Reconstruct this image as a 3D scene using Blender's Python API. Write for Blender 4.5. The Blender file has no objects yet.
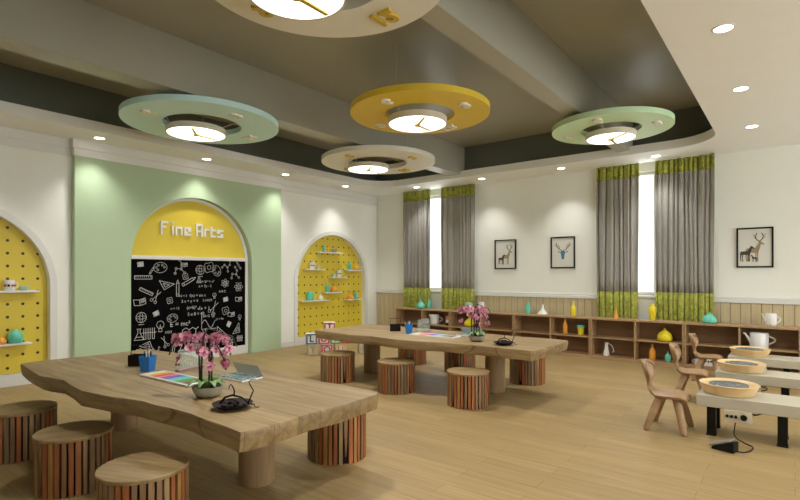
import bpy, bmesh, math, random
from mathutils import Vector, Matrix
random.seed(7)
PI = math.pi
sc = bpy.context.scene
COL = sc.collection

# ------------------------------------------------------------------ camera
cam_d = bpy.data.cameras.new('camera')
cam_d.sensor_width = 36.0
cam_d.lens = 507.0 / 800.0 * 36.0
cam_d.shift_y = 24.5 / 800.0
cam_d.clip_end = 200
cam = bpy.data.objects.new('camera', cam_d)
COL.objects.link(cam)
YAW = math.atan(395 / 507)
cam.location = (0, 0, 1.3)
cam.rotation_euler = (PI / 2, 0, YAW)
sc.camera = cam

# ------------------------------------------------------------------ world, exposure
w = bpy.data.worlds.new('world'); sc.world = w; w.use_nodes = True
nt = w.node_tree
bg = nt.nodes['Background']
bg.inputs['Color'].default_value = (0.94, 0.965, 0.97, 1)
bg.inputs['Strength'].default_value = 1.8
sc.view_settings.view_transform = 'Standard'
sc.view_settings.look = 'None'
sc.view_settings.gamma = 1.0
sc.view_settings.use_curve_mapping = False
sc.view_settings.exposure = 1.82
DRUM = 0.85            # glow of the clock lamps
SPOT = 12.0           # watts of each recessed downlight
LAMP_W = 42.0         # watts thrown down by each clock lamp
SPOT_ADDED = 26.0       # watts of each downlight added out of view, overhead and far right
WARM = (1.0, 0.90, 0.72)

# ------------------------------------------------------------------ node helpers
def new_mat(name):
    m = bpy.data.materials.new(name); m.use_nodes = True
    nt = m.node_tree; b = nt.nodes['Principled BSDF']
    return m, nt, b
def plain(name, col, rough=0.6, metal=0.0, noise=0.0, nscale=6.0, spec=None, trans=0.0, coat=0.0):
    m, nt, b = new_mat(name)
    b.inputs['Base Color'].default_value = (*col, 1)
    b.inputs['Roughness'].default_value = rough
    b.inputs['Metallic'].default_value = metal
    b.inputs['Transmission Weight'].default_value = trans
    b.inputs['Coat Weight'].default_value = coat
    if spec is not None: b.inputs['Specular IOR Level'].default_value = spec
    tc = nt.nodes.new('ShaderNodeTexCoord'); n = nt.nodes.new('ShaderNodeTexNoise')
    n.inputs['Scale'].default_value = nscale; n.inputs['Detail'].default_value = 4
    nt.links.new(tc.outputs['Object'], n.inputs['Vector'])
    mx = nt.nodes.new('ShaderNodeMix'); mx.data_type = 'RGBA'
    k = max(noise, 0.02)
    mx.inputs['A'].default_value = (*[c * (1 - k) for c in col], 1)
    mx.inputs['B'].default_value = (*[min(1, c * (1 + k)) for c in col], 1)
    nt.links.new(n.outputs['Fac'], mx.inputs['Factor'])
    nt.links.new(mx.outputs['Result'], b.inputs['Base Color'])
    return m
def mapping(nt, scale, rot=(0, 0, 0), loc=(0, 0, 0), coord='Object'):
    tc = nt.nodes.new('ShaderNodeTexCoord'); mp = nt.nodes.new('ShaderNodeMapping')
    mp.inputs['Scale'].default_value = scale
    mp.inputs['Rotation'].default_value = rot
    mp.inputs['Location'].default_value = loc
    nt.links.new(tc.outputs[coord], mp.inputs['Vector'])
    return mp
def ramp(nt, src, stops):
    r = nt.nodes.new('ShaderNodeValToRGB')
    e = r.color_ramp.elements
    while len(e) < len(stops): e.new(0.5)
    for i, (p, c) in enumerate(stops):
        e[i].position = p; e[i].color = (*c, 1)
    nt.links.new(src, r.inputs['Fac'])
    return r
def wood(name, dark, light, grain=(1.2, 22, 22), rough=0.5, planks=None, bump=0.0, rot=(0, 0, 0)):
    """stretched-noise wood; planks = (length, width, variation) adds board joints"""
    m, nt, b = new_mat(name)
    mp = mapping(nt, grain, rot)
    n = nt.nodes.new('ShaderNodeTexNoise'); n.inputs['Scale'].default_value = 1.0
    n.inputs['Detail'].default_value = 7; n.inputs['Roughness'].default_value = 0.62
    n.inputs['Distortion'].default_value = 0.6
    nt.links.new(mp.outputs['Vector'], n.inputs['Vector'])
    r = ramp(nt, n.outputs['Fac'], [(0.3, dark), (0.68, light)])
    out = r.outputs['Color']
    if planks:
        mp2 = mapping(nt, (1, 1, 1), rot)
        br = nt.nodes.new('ShaderNodeTexBrick')
        br.offset = 0.37
        br.inputs['Scale'].default_value = 1.0
        br.inputs['Brick Width'].default_value = planks[0]
        br.inputs['Row Height'].default_value = planks[1]
        br.inputs['Mortar Size'].default_value = planks[3] if len(planks) > 3 else 0.0015
        br.inputs['Mortar Smooth'].default_value = 0.3
        v = planks[2]
        br.inputs['Color1'].default_value = (1 - v, 1 - v, 1 - v, 1)
        br.inputs['Color2'].default_value = (1 + v, 1 + v * .9, 1 + v * .8, 1)
        br.inputs['Mortar'].default_value = (0.62, 0.56, 0.5, 1)
        nt.links.new(mp2.outputs['Vector'], br.inputs['Vector'])
        mx = nt.nodes.new('ShaderNodeMix'); mx.data_type = 'RGBA'; mx.blend_type = 'MULTIPLY'
        mx.inputs['Factor'].default_value = 1.0
        nt.links.new(out, mx.inputs['A']); nt.links.new(br.outputs['Color'], mx.inputs['B'])
        out = mx.outputs['Result']
    nt.links.new(out, b.inputs['Base Color'])
    b.inputs['Roughness'].default_value = rough
    if bump:
        bp = nt.nodes.new('ShaderNodeBump'); bp.inputs['Strength'].default_value = bump
        bp.inputs['Distance'].default_value = 0.004
        nt.links.new(n.outputs['Fac'], bp.inputs['Height']); nt.links.new(bp.outputs['Normal'], b.inputs['Normal'])
    return m
def glow(name, col, strength):
    m, nt, b = new_mat(name)
    nt.nodes.remove(b)
    e = nt.nodes.new('ShaderNodeEmission')
    e.inputs['Color'].default_value = (*col, 1); e.inputs['Strength'].default_value = strength
    nt.links.new(e.outputs['Emission'], nt.nodes['Material Output'].inputs['Surface'])
    return m
def clear(name, tint, amount, rough=0.1):
    """thin see-through sheet: transparent mixed with a glossy/diffuse coat"""
    m, nt, b = new_mat(name)
    b.inputs['Base Color'].default_value = (*tint, 1); b.inputs['Roughness'].default_value = rough
    t = nt.nodes.new('ShaderNodeBsdfTransparent'); mx = nt.nodes.new('ShaderNodeMixShader')
    mx.inputs['Fac'].default_value = amount
    nt.links.new(t.outputs['BSDF'], mx.inputs[1]); nt.links.new(b.outputs['BSDF'], mx.inputs[2])
    nt.links.new(mx.outputs['Shader'], nt.nodes['Material Output'].inputs['Surface'])
    return m

# ------------------------------------------------------------------ mesh helpers
class MB:
    def __init__(s): s.v = []; s.f = []; s.m = []; s.cur = 0
    def add(s, vs, fs):
        o = len(s.v); s.v += [tuple(v) for v in vs]
        for f in fs: s.f.append(tuple(i + o for i in f)); s.m.append(s.cur)
        return s
    def box(s, x0, x1, y0, y1, z0, z1):
        vs = [(x, y, z) for z in (z0, z1) for y in (y0, y1) for x in (x0, x1)]
        return s.add(vs, [(0, 2, 3, 1), (4, 5, 7, 6), (0, 1, 5, 4), (2, 6, 7, 3), (0, 4, 6, 2), (1, 3, 7, 5)])
    def lathe(s, prof, n=32, c=(0, 0, 0), sx=1, sy=1, cap=True):
        vs = []; fs = []
        for r, z in prof:
            for k in range(n):
                a = 2 * PI * k / n
                vs.append((c[0] + r * math.cos(a) * sx, c[1] + r * math.sin(a) * sy, c[2] + z))
        for i in range(len(prof) - 1):
            for k in range(n):
                k2 = (k + 1) % n
                fs.append((i * n + k, i * n + k2, (i + 1) * n + k2, (i + 1) * n + k))
        if cap:
            fs.append(tuple(reversed(range(n))))
            fs.append(tuple(range((len(prof) - 1) * n, len(prof) * n)))
        return s.add(vs, fs)
    def cyl(s, c, r, z0, z1, n=32, r1=None):
        return s.lathe([(r, z0), (r if r1 is None else r1, z1)], n, c)
    def tube(s, pts, rad, n=8, cap=True):
        pts = [Vector(p) for p in pts]
        if not isinstance(rad, (list, tuple)): rad = [rad] * len(pts)
        vs = []; fs = []
        t0 = (pts[1] - pts[0]).normalized()
        up = Vector((0, 0, 1)) if abs(t0.z) < 0.9 else Vector((1, 0, 0))
        u = t0.cross(up).normalized()
        for i, p in enumerate(pts):
            t = (pts[min(i + 1, len(pts) - 1)] - pts[max(i - 1, 0)]).normalized()
            u = (u - t * u.dot(t)).normalized(); v = t.cross(u)
            for k in range(n):
                a = 2 * PI * k / n
                vs.append(p + (u * math.cos(a) + v * math.sin(a)) * rad[i])
        for i in range(len(pts) - 1):
            for k in range(n):
                k2 = (k + 1) % n
                fs.append((i * n + k, i * n + k2, (i + 1) * n + k2, (i + 1) * n + k))
        if cap:
            fs.append(tuple(reversed(range(n)))); fs.append(tuple(range((len(pts) - 1) * n, len(pts) * n)))
        return s.add(vs, fs)
    def prism(s, poly, a, b, to):
        """extrude 2-D polygon between a and b; to(u, v, w) -> point"""
        n = len(poly)
        vs = [to(u, v, a) for u, v in poly] + [to(u, v, b) for u, v in poly]
        fs = [tuple(reversed(range(n))), tuple(range(n, 2 * n))]
        fs += [(k, (k + 1) % n, n + (k + 1) % n, n + k) for k in range(n)]
        return s.add(vs, fs)
    def ribbon(s, pts, wd, to, closed=False):
        """flat line of width wd through 2-D points"""
        P = [Vector(p) for p in pts]
        if closed: P = P + [P[0]]
        for i in range(len(P) - 1):
            d = P[i + 1] - P[i]
            if d.length < 1e-6: continue
            d.normalize(); nn = Vector((-d.y, d.x)) * wd / 2; e = d * wd / 2
            q = [P[i] - e - nn, P[i + 1] + e - nn, P[i + 1] + e + nn, P[i] - e + nn]
            s.add([to(a.x, a.y) for a in q], [(0, 1, 2, 3)])
        return s
    def build(s, name, mats, parent=None, loc=None, rz=0, smooth=True, angle=35, bevel=0, fix=True, segs=2):
        me = bpy.data.meshes.new(name)
        me.from_pydata(s.v, [], s.f)
        if not isinstance(mats, (list, tuple)): mats = [mats]
        for m in mats: me.materials.append(m)
        if len(mats) > 1: me.polygons.foreach_set('material_index', s.m)
        if fix:
            bm = bmesh.new(); bm.from_mesh(me); bmesh.ops.recalc_face_normals(bm, faces=bm.faces); bm.to_mesh(me); bm.free()
        if smooth:
            me.polygons.foreach_set('use_smooth', [True] * len(me.polygons))
            me.set_sharp_from_angle(angle=math.radians(angle))
        me.update()
        o = bpy.data.objects.new(name, me); COL.objects.link(o)
        if parent: o.parent = parent
        if loc: o.location = loc
        o.rotation_euler.z = rz
        if bevel:
            b = o.modifiers.new('bevel', 'BEVEL'); b.width = bevel; b.segments = segs; b.limit_method = 'ANGLE'
        return o
def tag(o, label=None, cat=None, group=None, kind=None):
    if label: o['label'] = label
    if cat: o['category'] = cat
    if group: o['group'] = group
    if kind: o['kind'] = kind
    return o
def empty(name, loc=(0, 0, 0), rz=0):
    o = bpy.data.objects.new(name, None); COL.objects.link(o)
    o.empty_display_size = 0.1
    o.location = loc; o.rotation_euler.z = rz
    return o
def kids(o): return [c for c in bpy.data.objects if c.parent == o]
def copy_tree(o, parent=None):
    c = o.copy(); COL.objects.link(c)
    if parent: c.parent = parent
    for ch in kids(o): copy_tree(ch, c)
    return c
def struct(name, mb, mat, **kw):
    o = mb.build(name, mat, **kw); o['kind'] = 'structure'; return o
def fill_with_holes(outer, holes, to):
    """planar face with holes as (verts, faces)"""
    bm = bmesh.new(); es = []
    for lp in [outer] + holes:
        vs = [bm.verts.new(to(*p)) for p in lp]
        for i in range(len(vs)): es.append(bm.edges.new((vs[i], vs[(i + 1) % len(vs)])))
    bmesh.ops.triangle_fill(bm, edges=es, use_beauty=True)
    bm.verts.ensure_lookup_table(); bm.verts.index_update()
    V = [v.co.copy() for v in bm.verts]; F = [tuple(v.index for v in f.verts) for f in bm.faces]
    bm.free()
    return V, F
def glyphs(text, size, depth, bold=0.0):
    """letters as (verts, faces) lying in XY, centred, thickness along Z"""
    cu = bpy.data.curves.new('t', 'FONT'); cu.body = text; cu.size = size; cu.extrude = depth / 2
    cu.offset = bold; cu.align_x = 'CENTER'; cu.align_y = 'CENTER'; cu.resolution_u = 3
    ob = bpy.data.objects.new('t', cu); COL.objects.link(ob)
    dg = bpy.context.evaluated_depsgraph_get()
    me = bpy.data.meshes.new_from_object(ob.evaluated_get(dg))
    V = [v.co.copy() for v in me.vertices]; F = [tuple(p.vertices) for p in me.polygons]
    bpy.data.objects.remove(ob); bpy.data.curves.remove(cu); bpy.data.meshes.remove(me)
    return V, F

# ------------------------------------------------------------------ materials
M = {}
M['wall'] = plain('white_paint', (0.86, 0.87, 0.80), 0.65, noise=0.02)
M['ceil'] = plain('ceiling_paint', (0.86, 0.86, 0.82), 0.6, noise=0.02)
M['trim'] = plain('trim_white', (0.74, 0.74, 0.70), 0.4)
M['green'] = plain('mint_paint', (0.45, 0.58, 0.37), 0.55, noise=0.02)
M['yellow'] = plain('yellow_paint', (0.74, 0.57, 0.045), 0.5)
M['soffit'] = plain('grey_soffit_paint', (0.385, 0.375, 0.30), 0.36)
M['soffit_dark'] = plain('charcoal_soffit_paint', (0.12, 0.135, 0.115), 0.45)
M['floor'] = wood('oak_floor', (0.262, 0.180, 0.074), (0.36, 0.253, 0.111), grain=(1.6, 34, 34), rough=0.5, planks=(1.25, 0.14, 0.07, 0.002))
M['floor'].node_tree.nodes['Principled BSDF'].inputs['Specular IOR Level'].default_value = 0.25
M['table'] = wood('table_oak', (0.18, 0.115, 0.047), (0.365, 0.258, 0.124), grain=(1.6, 20, 20), rough=0.55, planks=(4.0, 0.155, 0.14, 0.002), bump=0.12)
M['table_leg'] = wood('table_leg_oak', (0.22, 0.13, 0.06), (0.38, 0.255, 0.13), grain=(16, 16, 1.3), rough=0.55)
M['seat'] = wood('stool_top_oak', (0.215, 0.135, 0.057), (0.40, 0.28, 0.13), grain=(2.0, 22, 22), rough=0.5, planks=(3.0, 0.075, 0.08, 0.001))
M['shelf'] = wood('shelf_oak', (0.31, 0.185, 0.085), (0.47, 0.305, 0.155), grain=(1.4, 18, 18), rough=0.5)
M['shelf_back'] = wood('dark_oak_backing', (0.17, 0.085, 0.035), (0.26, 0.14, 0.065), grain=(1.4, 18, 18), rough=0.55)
M['chair'] = wood('chair_beech', (0.27, 0.155, 0.07), (0.41, 0.26, 0.13), grain=(3, 14, 9), rough=0.45)
M['panel'] = wood('pine_boards', (0.52, 0.42, 0.245), (0.63, 0.52, 0.32), grain=(16, 16, 1.2), rough=0.55)
M['black'] = plain('black_plastic', (0.003, 0.003, 0.003), 0.45, spec=.25)
M['white'] = plain('white_ceramic', (0.80, 0.80, 0.77), 0.25)
M['teal'] = plain('teal_ceramic', (0.13, 0.56, 0.42), 0.3)
M['orange'] = plain('orange_ceramic', (0.82, 0.36, 0.04), 0.32)
M['lemon'] = plain('yellow_ceramic', (0.80, 0.66, 0.02), 0.28)
M['deskwhite'] = plain('cream_laminate', (0.50, 0.46, 0.36), 0.38)
M['cream'] = plain('cream_plastic', (0.62, 0.55, 0.40), 0.4)
M['pan'] = plain('tan_plastic', (0.74, 0.53, 0.27), 0.38)
M['steel'] = plain('grey_wheel_metal', (0.20, 0.225, 0.23), 0.35, metal=0.3)
M['gold'] = plain('gold_paint', (0.62, 0.45, 0.06), 0.4)
M['blue'] = plain('blue_plastic', (0.015, 0.17, 0.50), 0.35)
M['branch'] = plain('dark_branch', (0.014, 0.006, 0.005), 0.6, spec=.25)
M['stone'] = plain('speckled_stone', (0.34, 0.32, 0.25), 0.7, noise=0.3, nscale=60)
M['leaf'] = plain('leaf_green', (0.20, 0.34, 0.10), 0.4, noise=0.3, nscale=12)
M['lamp'] = glow('lamp_diffuser', (1.0, 0.985, 0.95), DRUM)
M['spot'] = glow('downlight_lens', (1.0, 0.97, 0.88), 3.0)
M['darkwood'] = plain('dark_lacquer', (0.008, 0.004, 0.003), 0.5, spec=.25)

def slat_material():
    m, nt, b = new_mat('reclaimed_slats')
    g = nt.nodes.new('ShaderNodeNewGeometry')
    r = ramp(nt, g.outputs['Random Per Island'], [(0, (0.25, 0.145, 0.07)), (0.18, (0.34, 0.115, 0.04)), (0.36, (0.29, 0.175, 0.085)),
             (0.52, (0.40, 0.20, 0.06)), (0.68, (0.24, 0.155, 0.085)), (0.84, (0.38, 0.15, 0.05)), (0.93, (0.33, 0.22, 0.10))])
    r.color_ramp.interpolation = 'CONSTANT'
    mp = mapping(nt, (25, 25, 3)); n = nt.nodes.new('ShaderNodeTexNoise'); n.inputs['Detail'].default_value = 5
    n.inputs['Scale'].default_value = 1.0
    nt.links.new(mp.outputs['Vector'], n.inputs['Vector'])
    r2 = ramp(nt, n.outputs['Fac'], [(0.3, (0.7, 0.7, 0.7)), (0.7, (1.25, 1.2, 1.15))])
    mx = nt.nodes.new('ShaderNodeMix'); mx.data_type = 'RGBA'; mx.blend_type = 'MULTIPLY'; mx.inputs['Factor'].default_value = 1
    nt.links.new(r.outputs['Color'], mx.inputs['A']); nt.links.new(r2.outputs['Color'], mx.inputs['B'])
    nt.links.new(mx.outputs['Result'], b.inputs['Base Color']); b.inputs['Roughness'].default_value = 0.55
    return m
M['slats'] = slat_material()
def velvet(name, c1, c2, sc_):
    m, nt, b = new_mat(name)
    mp = mapping(nt, (sc_, sc_, sc_)); n = nt.nodes.new('ShaderNodeTexNoise'); n.inputs['Detail'].default_value = 8
    n.inputs['Scale'].default_value = 1.0; n.inputs['Roughness'].default_value = 0.75
    nt.links.new(mp.outputs['Vector'], n.inputs['Vector'])
    r = ramp(nt, n.outputs['Fac'], [(0.38, c1), (0.62, c2)])
    nt.links.new(r.outputs['Color'], b.inputs['Base Color'])
    b.inputs['Roughness'].default_value = 0.8; b.inputs['Sheen Weight'].default_value = 0.2
    return m
M['greenband'] = velvet('lime_crushed_velvet', (0.15, 0.17, 0.015), (0.46, 0.47, 0.07), 22)
M['linen'] = velvet('grey_linen', (0.30, 0.285, 0.255), (0.38, 0.365, 0.33), 60)
def peg_material():
    m, nt, b = new_mat('yellow_pegboard')
    tc = nt.nodes.new('ShaderNodeTexCoord'); sp = nt.nodes.new('ShaderNodeSeparateXYZ')
    nt.links.new(tc.outputs['Object'], sp.inputs['Vector'])
    def M_(op, a, bb=None, c=None):
        n = nt.nodes.new('ShaderNodeMath'); n.operation = op
        for i, x in enumerate((a, bb, c)):
            if x is None: continue
            if isinstance(x, (int, float)): n.inputs[i].default_value = x
            else: nt.links.new(x, n.inputs[i])
        return n.outputs[0]
    def cell(s, off):
        t = M_('ADD', s, off); t = M_('DIVIDE', t, 0.15); t = M_('FRACT', t); t = M_('SUBTRACT', t, 0.5)
        return M_('MULTIPLY', t, 0.15)
    dy = cell(sp.outputs['Y'], 30.0); dz = cell(sp.outputs['Z'], 30.025)
    d = M_('SQRT', M_('ADD', M_('MULTIPLY', dy, dy), M_('MULTIPLY', dz, dz)))
    hole = M_('LESS_THAN', d, 0.0165)
    mx = nt.nodes.new('ShaderNodeMix'); mx.data_type = 'RGBA'
    nt.links.new(hole, mx.inputs['Factor'])
    mx.inputs['A'].default_value = (0.74, 0.57, 0.045, 1); mx.inputs['B'].default_value = (0.01, 0.008, 0.003, 1)
    nt.links.new(mx.outputs['Result'], b.inputs['Base Color']); b.inputs['Roughness'].default_value = 0.5
    return m
M['peg'] = peg_material()

# ------------------------------------------------------------------ room shell
XL, YB, XR, YF, H = -7.2, 8.42, 3.2, -2.6, 3.0
ZU = 3.55                                     # upper ceiling inside the recess
RX0, RX1, RY0, RY1, RR = -6.53, -0.755, -1.6, 7.66, 0.55   # rounded recess opening
def to_x(x): return lambda u, v: (x, u, v)
def to_y(y): return lambda u, v: (u, y, v)
def to_z(z): return lambda u, v: (u, v, z)
struct('floor', MB().box(XL - .3, XR, YF, YB + .3, -0.1, 0), M['floor'], smooth=False)
def arch(yc, r, zs, z0, n=36):
    return [(yc - r, z0), (yc - r, zs)] + [(yc - r * math.cos(PI * k / n), zs + r * math.sin(PI * k / n)) for k in range(1, n)] + [(yc + r, zs), (yc + r, z0)]
# left wall with two arched niches
NICHES = [(1.335, 0.925, 1.15), (7.095, 0.925, 1.15)]
wl = MB()
V, F = fill_with_holes([(YF, 0), (YB, 0), (YB, ZU), (YF, ZU)], [arch(y, r, z, 0.13) for y, r, z in NICHES], to_x(XL))
wl.add(V, F)
for y, r, z in NICHES:
    a = arch(y, r, z, 0.13); n = len(a)
    wl.add([(XL, p[0], p[1]) for p in a] + [(XL - .09, p[0], p[1]) for p in a], [(k, (k + 1) % n, n + (k + 1) % n, n + k) for k in range(n)])
wl.box(XL - .3, XL - .12, YF, YB + .3, 0, ZU)
struct('wall_left', wl, M['wall'], fix=False)
# window openings in the back wall
WINS = [(-6.27, -4.90, 0.98, 2.88), (-2.36, -1.02, 0.98, 2.88)]
wb = MB()
V, F = fill_with_holes([(XL, 0), (XR, 0), (XR, ZU), (XL, ZU)], [[(a, c), (b, c), (b, d), (a, d)] for a, b, c, d in WINS], to_y(YB))
wb.add(V, F)
for a, b, c, d in WINS:
    q = [(a, c), (b, c), (b, d), (a, d)]
    wb.add([(p[0], YB, p[1]) for p in q] + [(p[0], YB + .2, p[1]) for p in q], [(k, (k + 1) % 4, 4 + (k + 1) % 4, 4 + k) for k in range(4)])
struct('wall_back', wb, M['wall'], smooth=False, fix=False)
ADDED_WINS = [(0.0, 2.2), (2.9, 5.1), (5.8, 8.0)]             # unseen windows added to the right wall to bring in soft daylight
wr_ = MB()
wr_.box(XR, XR + .15, YF, YB + .3, 0, .7); wr_.box(XR, XR + .15, YF, YB + .3, 2.75, ZU)
ys_ = [YF] + [v for q in ADDED_WINS for v in q] + [YB + .3]
for k in range(0, len(ys_), 2): wr_.box(XR, XR + .15, ys_[k], ys_[k + 1], .7, 2.75)
struct('wall_right', wr_, M['wall'], smooth=False)
for k, (a, b) in enumerate(ADDED_WINS):
    fr = MB(); t_ = .06; xa, xb = XR + .05, XR + .11; mid = (a + b) / 2
    for q0, q1 in ((a, a + t_), (mid - .03, mid + .03), (b - t_, b)): fr.box(xa, xb, q0, q1, .7, 2.75)
    for q0, q1 in ((a + t_, mid - .03), (mid + .03, b - t_)): fr.box(xa, xb, q0, q1, .7, .76); fr.box(xa, xb, q0, q1, 2.69, 2.75)
    f = struct('window_%d' % (k + 3), fr, M['trim'], smooth=False)  # added out of view so more daylight reaches the room
    MB().box(XR + .078, XR + .082, a + t_, b - t_, .76, 2.69).build('window_pane', clear('added_window_glass', (0.95, 0.98, 1.0), 0.08, 0.02), f)
struct('wall_front', MB().box(XL - .3, XR, YF - .1, YF, 0, ZU), M['wall'], smooth=False)
def rrect(x0, x1, y0, y1, r, n=14):
    out = []
    for cx_, cy_, a0 in ((x1 - r, y1 - r, 0), (x0 + r, y1 - r, 90), (x0 + r, y0 + r, 180), (x1 - r, y0 + r, 270)):
        for k in range(n + 1):
            a = math.radians(a0 + 90 * k / n); out.append((cx_ + r * math.cos(a), cy_ + r * math.sin(a)))
    return out
hole = rrect(RX0, RX1, RY0, RY1, RR)
cl = MB()
V, F = fill_with_holes([(XL - .05, YF), (XR, YF), (XR, YB + .02), (XL - .05, YB + .02)], [hole], to_z(H)); cl.add(V, F)
n = len(hole)
cl.add([(*p, H) for p in hole] + [(*p, H + .115) for p in hole], [(k, (k + 1) % n, n + (k + 1) % n, n + k) for k in range(n)])
V, F = fill_with_holes([(XL, YF), (XR, YF), (XR, YB), (XL, YB)], [hole], to_z(H + .115)); cl.add(V, F)
struct('ceiling', cl, M['ceil'], fix=False)
SB = 0.13
struct('ceiling', MB().box(XL - .05, XR, YF, YB + .02, ZU, ZU + .1), M['soffit'], smooth=False)
sw = MB()
for x0, x1, y0, y1 in ((RX0 - SB - .03, RX0 - SB, RY0 - SB, RY1 + SB), (RX1 + SB, RX1 + SB + .03, RY0 - SB, RY1 + SB),
                       (RX0 - SB, RX1 + SB, RY1 + SB, RY1 + SB + .03), (RX0 - SB, RX1 + SB, RY0 - SB - .03, RY0 - SB)):
    sw.box(x0, x1, y0, y1, H + .115, ZU)
struct('trim_1', sw, M['soffit_dark'], smooth=False)
BZ = 3.055
struct('trim_2', MB().box(-4.87, -4.62, RY0 - SB, RY1 + SB, BZ, ZU), M['soffit'], smooth=False)
struct('trim_3', MB().box(-2.02, -1.835, RY0 - SB, RY1 + SB, BZ, ZU), M['soffit'], smooth=False)
# mint feature panel standing 10 cm off the wall, with an arched opening
PX = -7.1
PY0, PY1, PZ = 2.50, 5.725, 2.79
CY, CR, CZ = 4.15, 0.97, 1.48
pa = arch(CY, CR, CZ, 0.0)
outer = [(PY0, 0)] + pa + [(PY1, 0), (PY1, PZ), (PY0, PZ)]
outer = [(PY1, 0), (PY1, PZ), (PY0, PZ), (PY0, 0)] + pa
fp = MB()
fp.prism(outer, XL - 0.0, PX, lambda u, v, w_: (w_, u, v))
struct('trim_4', fp, M['green'])
# crown steps
cr = MB()
for k, (z0, z1, d) in enumerate(((2.79, 2.887, .012), (2.887, 3.0, .03))):
    cr.box(XL, XL + d, YF, YB, z0, z1)
    cr.box(XL, PX + d, PY0 - d, PY1 + d, z0, z1)
struct('trim_5', cr, M['trim'], smooth=False)
bb = MB(); bb.box(XL, XL + .015, YF, PY0, 0, .09); bb.box(XL, XL + .015, PY1, YB, 0, .09)
struct('baseboard_left', bb, M['trim'], smooth=False)
# chair rail and pine wainscot on the back wall
def rail_runs():
    xs = [XL] + [v for w_ in WINS for v in (w_[0], w_[1])] + [XR]
    return [(xs[i], xs[i + 1]) for i in range(0, len(xs), 2)]
rl = MB()
for a, b in rail_runs():
    rl.box(a, b, YB - .035, YB, 0.905, 0.955); rl.box(a, b, YB - .022, YB, 0.955, 0.985)
struct('trim_6', rl, M['trim'], bevel=.006)
ws = MB(); x = XL
while x < XR - .01:
    x1 = min(x + .118, XR)
    if not any(x1 > w_[0] + .02 and x < w_[1] - .02 for w_ in WINS): ws.box(x + .0035, x1 - .0035, YB - .016, YB - .004, 0.0, .905)
    x += .118
struct('trim_7', ws, M['panel'], bevel=.003)
struct('trim_8', MB().box(XL, XR, YB - .008, YB - .001, 0, .905), plain('joint_shadow_paint', (.22, .17, .10), .8), smooth=False)
# under-window panels
# windows
M['glass'] = clear('window_glass', (0.95, 0.98, 1.0), 0.08, 0.02)
for i, (a, b, c, d) in enumerate(WINS):
    fr = MB(); y0, y1 = YB + .05, YB + .11; t = .055
    mid = (-5.43, -1.67)[i]
    fr.box(a, a + t, y0, y1, c, d); fr.box(b - t, b, y0, y1, c, d)
    fr.box(a + t, b - t, y0, y1, c, c + t); fr.box(a + t, b - t, y0, y1, d - t, d)
    fr.box(mid - .03, mid + .03, y0 - .005, y1 + .005, c + t, d - t)
    f = struct('window_%d' % (i + 1), fr, M['trim'], bevel=.004)
    MB().box(a + t, b - t, YB + .078, YB + .082, c + t, d - t).build('window_pane', M['glass'], f)
    MB().box(a - .04, b + .04, YB - .06, YB + .05, c - .03, c).build('window_sill', M['trim'], f, bevel=.005)
    MB().box(a, b, YB - .012, YB - .0005, 0, c - .03).build('apron_panel', M['trim'], f)
# pale building across the street, seen through the gaps in the curtains
def facade_material():
    m, nt, b = new_mat('pale_brick_facade')
    mp = mapping(nt, (1, 1, 1), rot=(PI / 2, 0, 0))
    br = nt.nodes.new('ShaderNodeTexBrick'); br.inputs['Scale'].default_value = 1
    br.inputs['Brick Width'].default_value = .5; br.inputs['Row Height'].default_value = .16; br.inputs['Mortar Size'].default_value = .02
    br.inputs['Color1'].default_value = (.30, .30, .29, 1); br.inputs['Color2'].default_value = (.335, .335, .32, 1); br.inputs['Mortar'].default_value = (.27, .27, .26, 1)
    nt.links.new(mp.outputs['Vector'], br.inputs['Vector']); nt.links.new(br.outputs['Color'], b.inputs['Base Color'])
    b.inputs['Roughness'].default_value = .9
    return m
bld = empty('building', (-11, 20, 0)); tag(bld, 'pale brick building across the street behind both windows', 'building')
MB().box(-8, 12, 0, 3, -3, 5.2).build('wall', facade_material(), bld, smooth=False)
MB().box(-8.2, 12.2, -.2, 3.2, 5.2, 5.45).build('roof', M['trim'], bld, smooth=False)
M['far_glass'] = plain('far_window_glass', (.20, .23, .23), .2)
for k in range(12):
    for z in (-.3, 2.4):
        o = MB().box(-7 + k * 1.55, -6.2 + k * 1.55, -.03, 0.02, z, z + 1.5).build('window', M['far_glass'], bld, smooth=False)

# ------------------------------------------------------------------ recessed downlights
DL = [(-6.83, -0.3), (-6.83, 1.2), (-6.83, 2.68), (-6.83, 4.14), (-6.83, 5.6), (-6.82, 7.05),
      (-5.81, 7.98), (-4.38, 7.98), (-2.95, 7.98), (-1.57, 7.98),
      (-0.39, 7.07), (-0.39, 5.57), (-0.39, 4.13), (-0.39, 2.6), (-0.39, 1.1), (1.4, 7.07), (1.4, 4.13), (1.4, 1.1)]  # last ones, overhead and far right, are unseen extras added to brighten the room
DLAB = ['left of the mint panel, outside the view', 'above the near yellow niche', 'above the left edge of the mint panel', 'above the Fine Arts arch',
        'above the right edge of the mint panel', 'above the far yellow niche', 'beside the far left curtain top', 'right of the first curtain pair',
        'above the antler head picture', 'above the right-hand window curtains', 'nearest the right back corner', 'middle one on the broad right ceiling strip',
        'largest one on the broad right ceiling strip', 'added overhead on the right strip, out of view', 'added out of view overhead beside the camera', 'added out of view past the right edge, far one',
        'added out of view past the right edge, middle one', 'added out of view past the right edge, near one']
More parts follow.
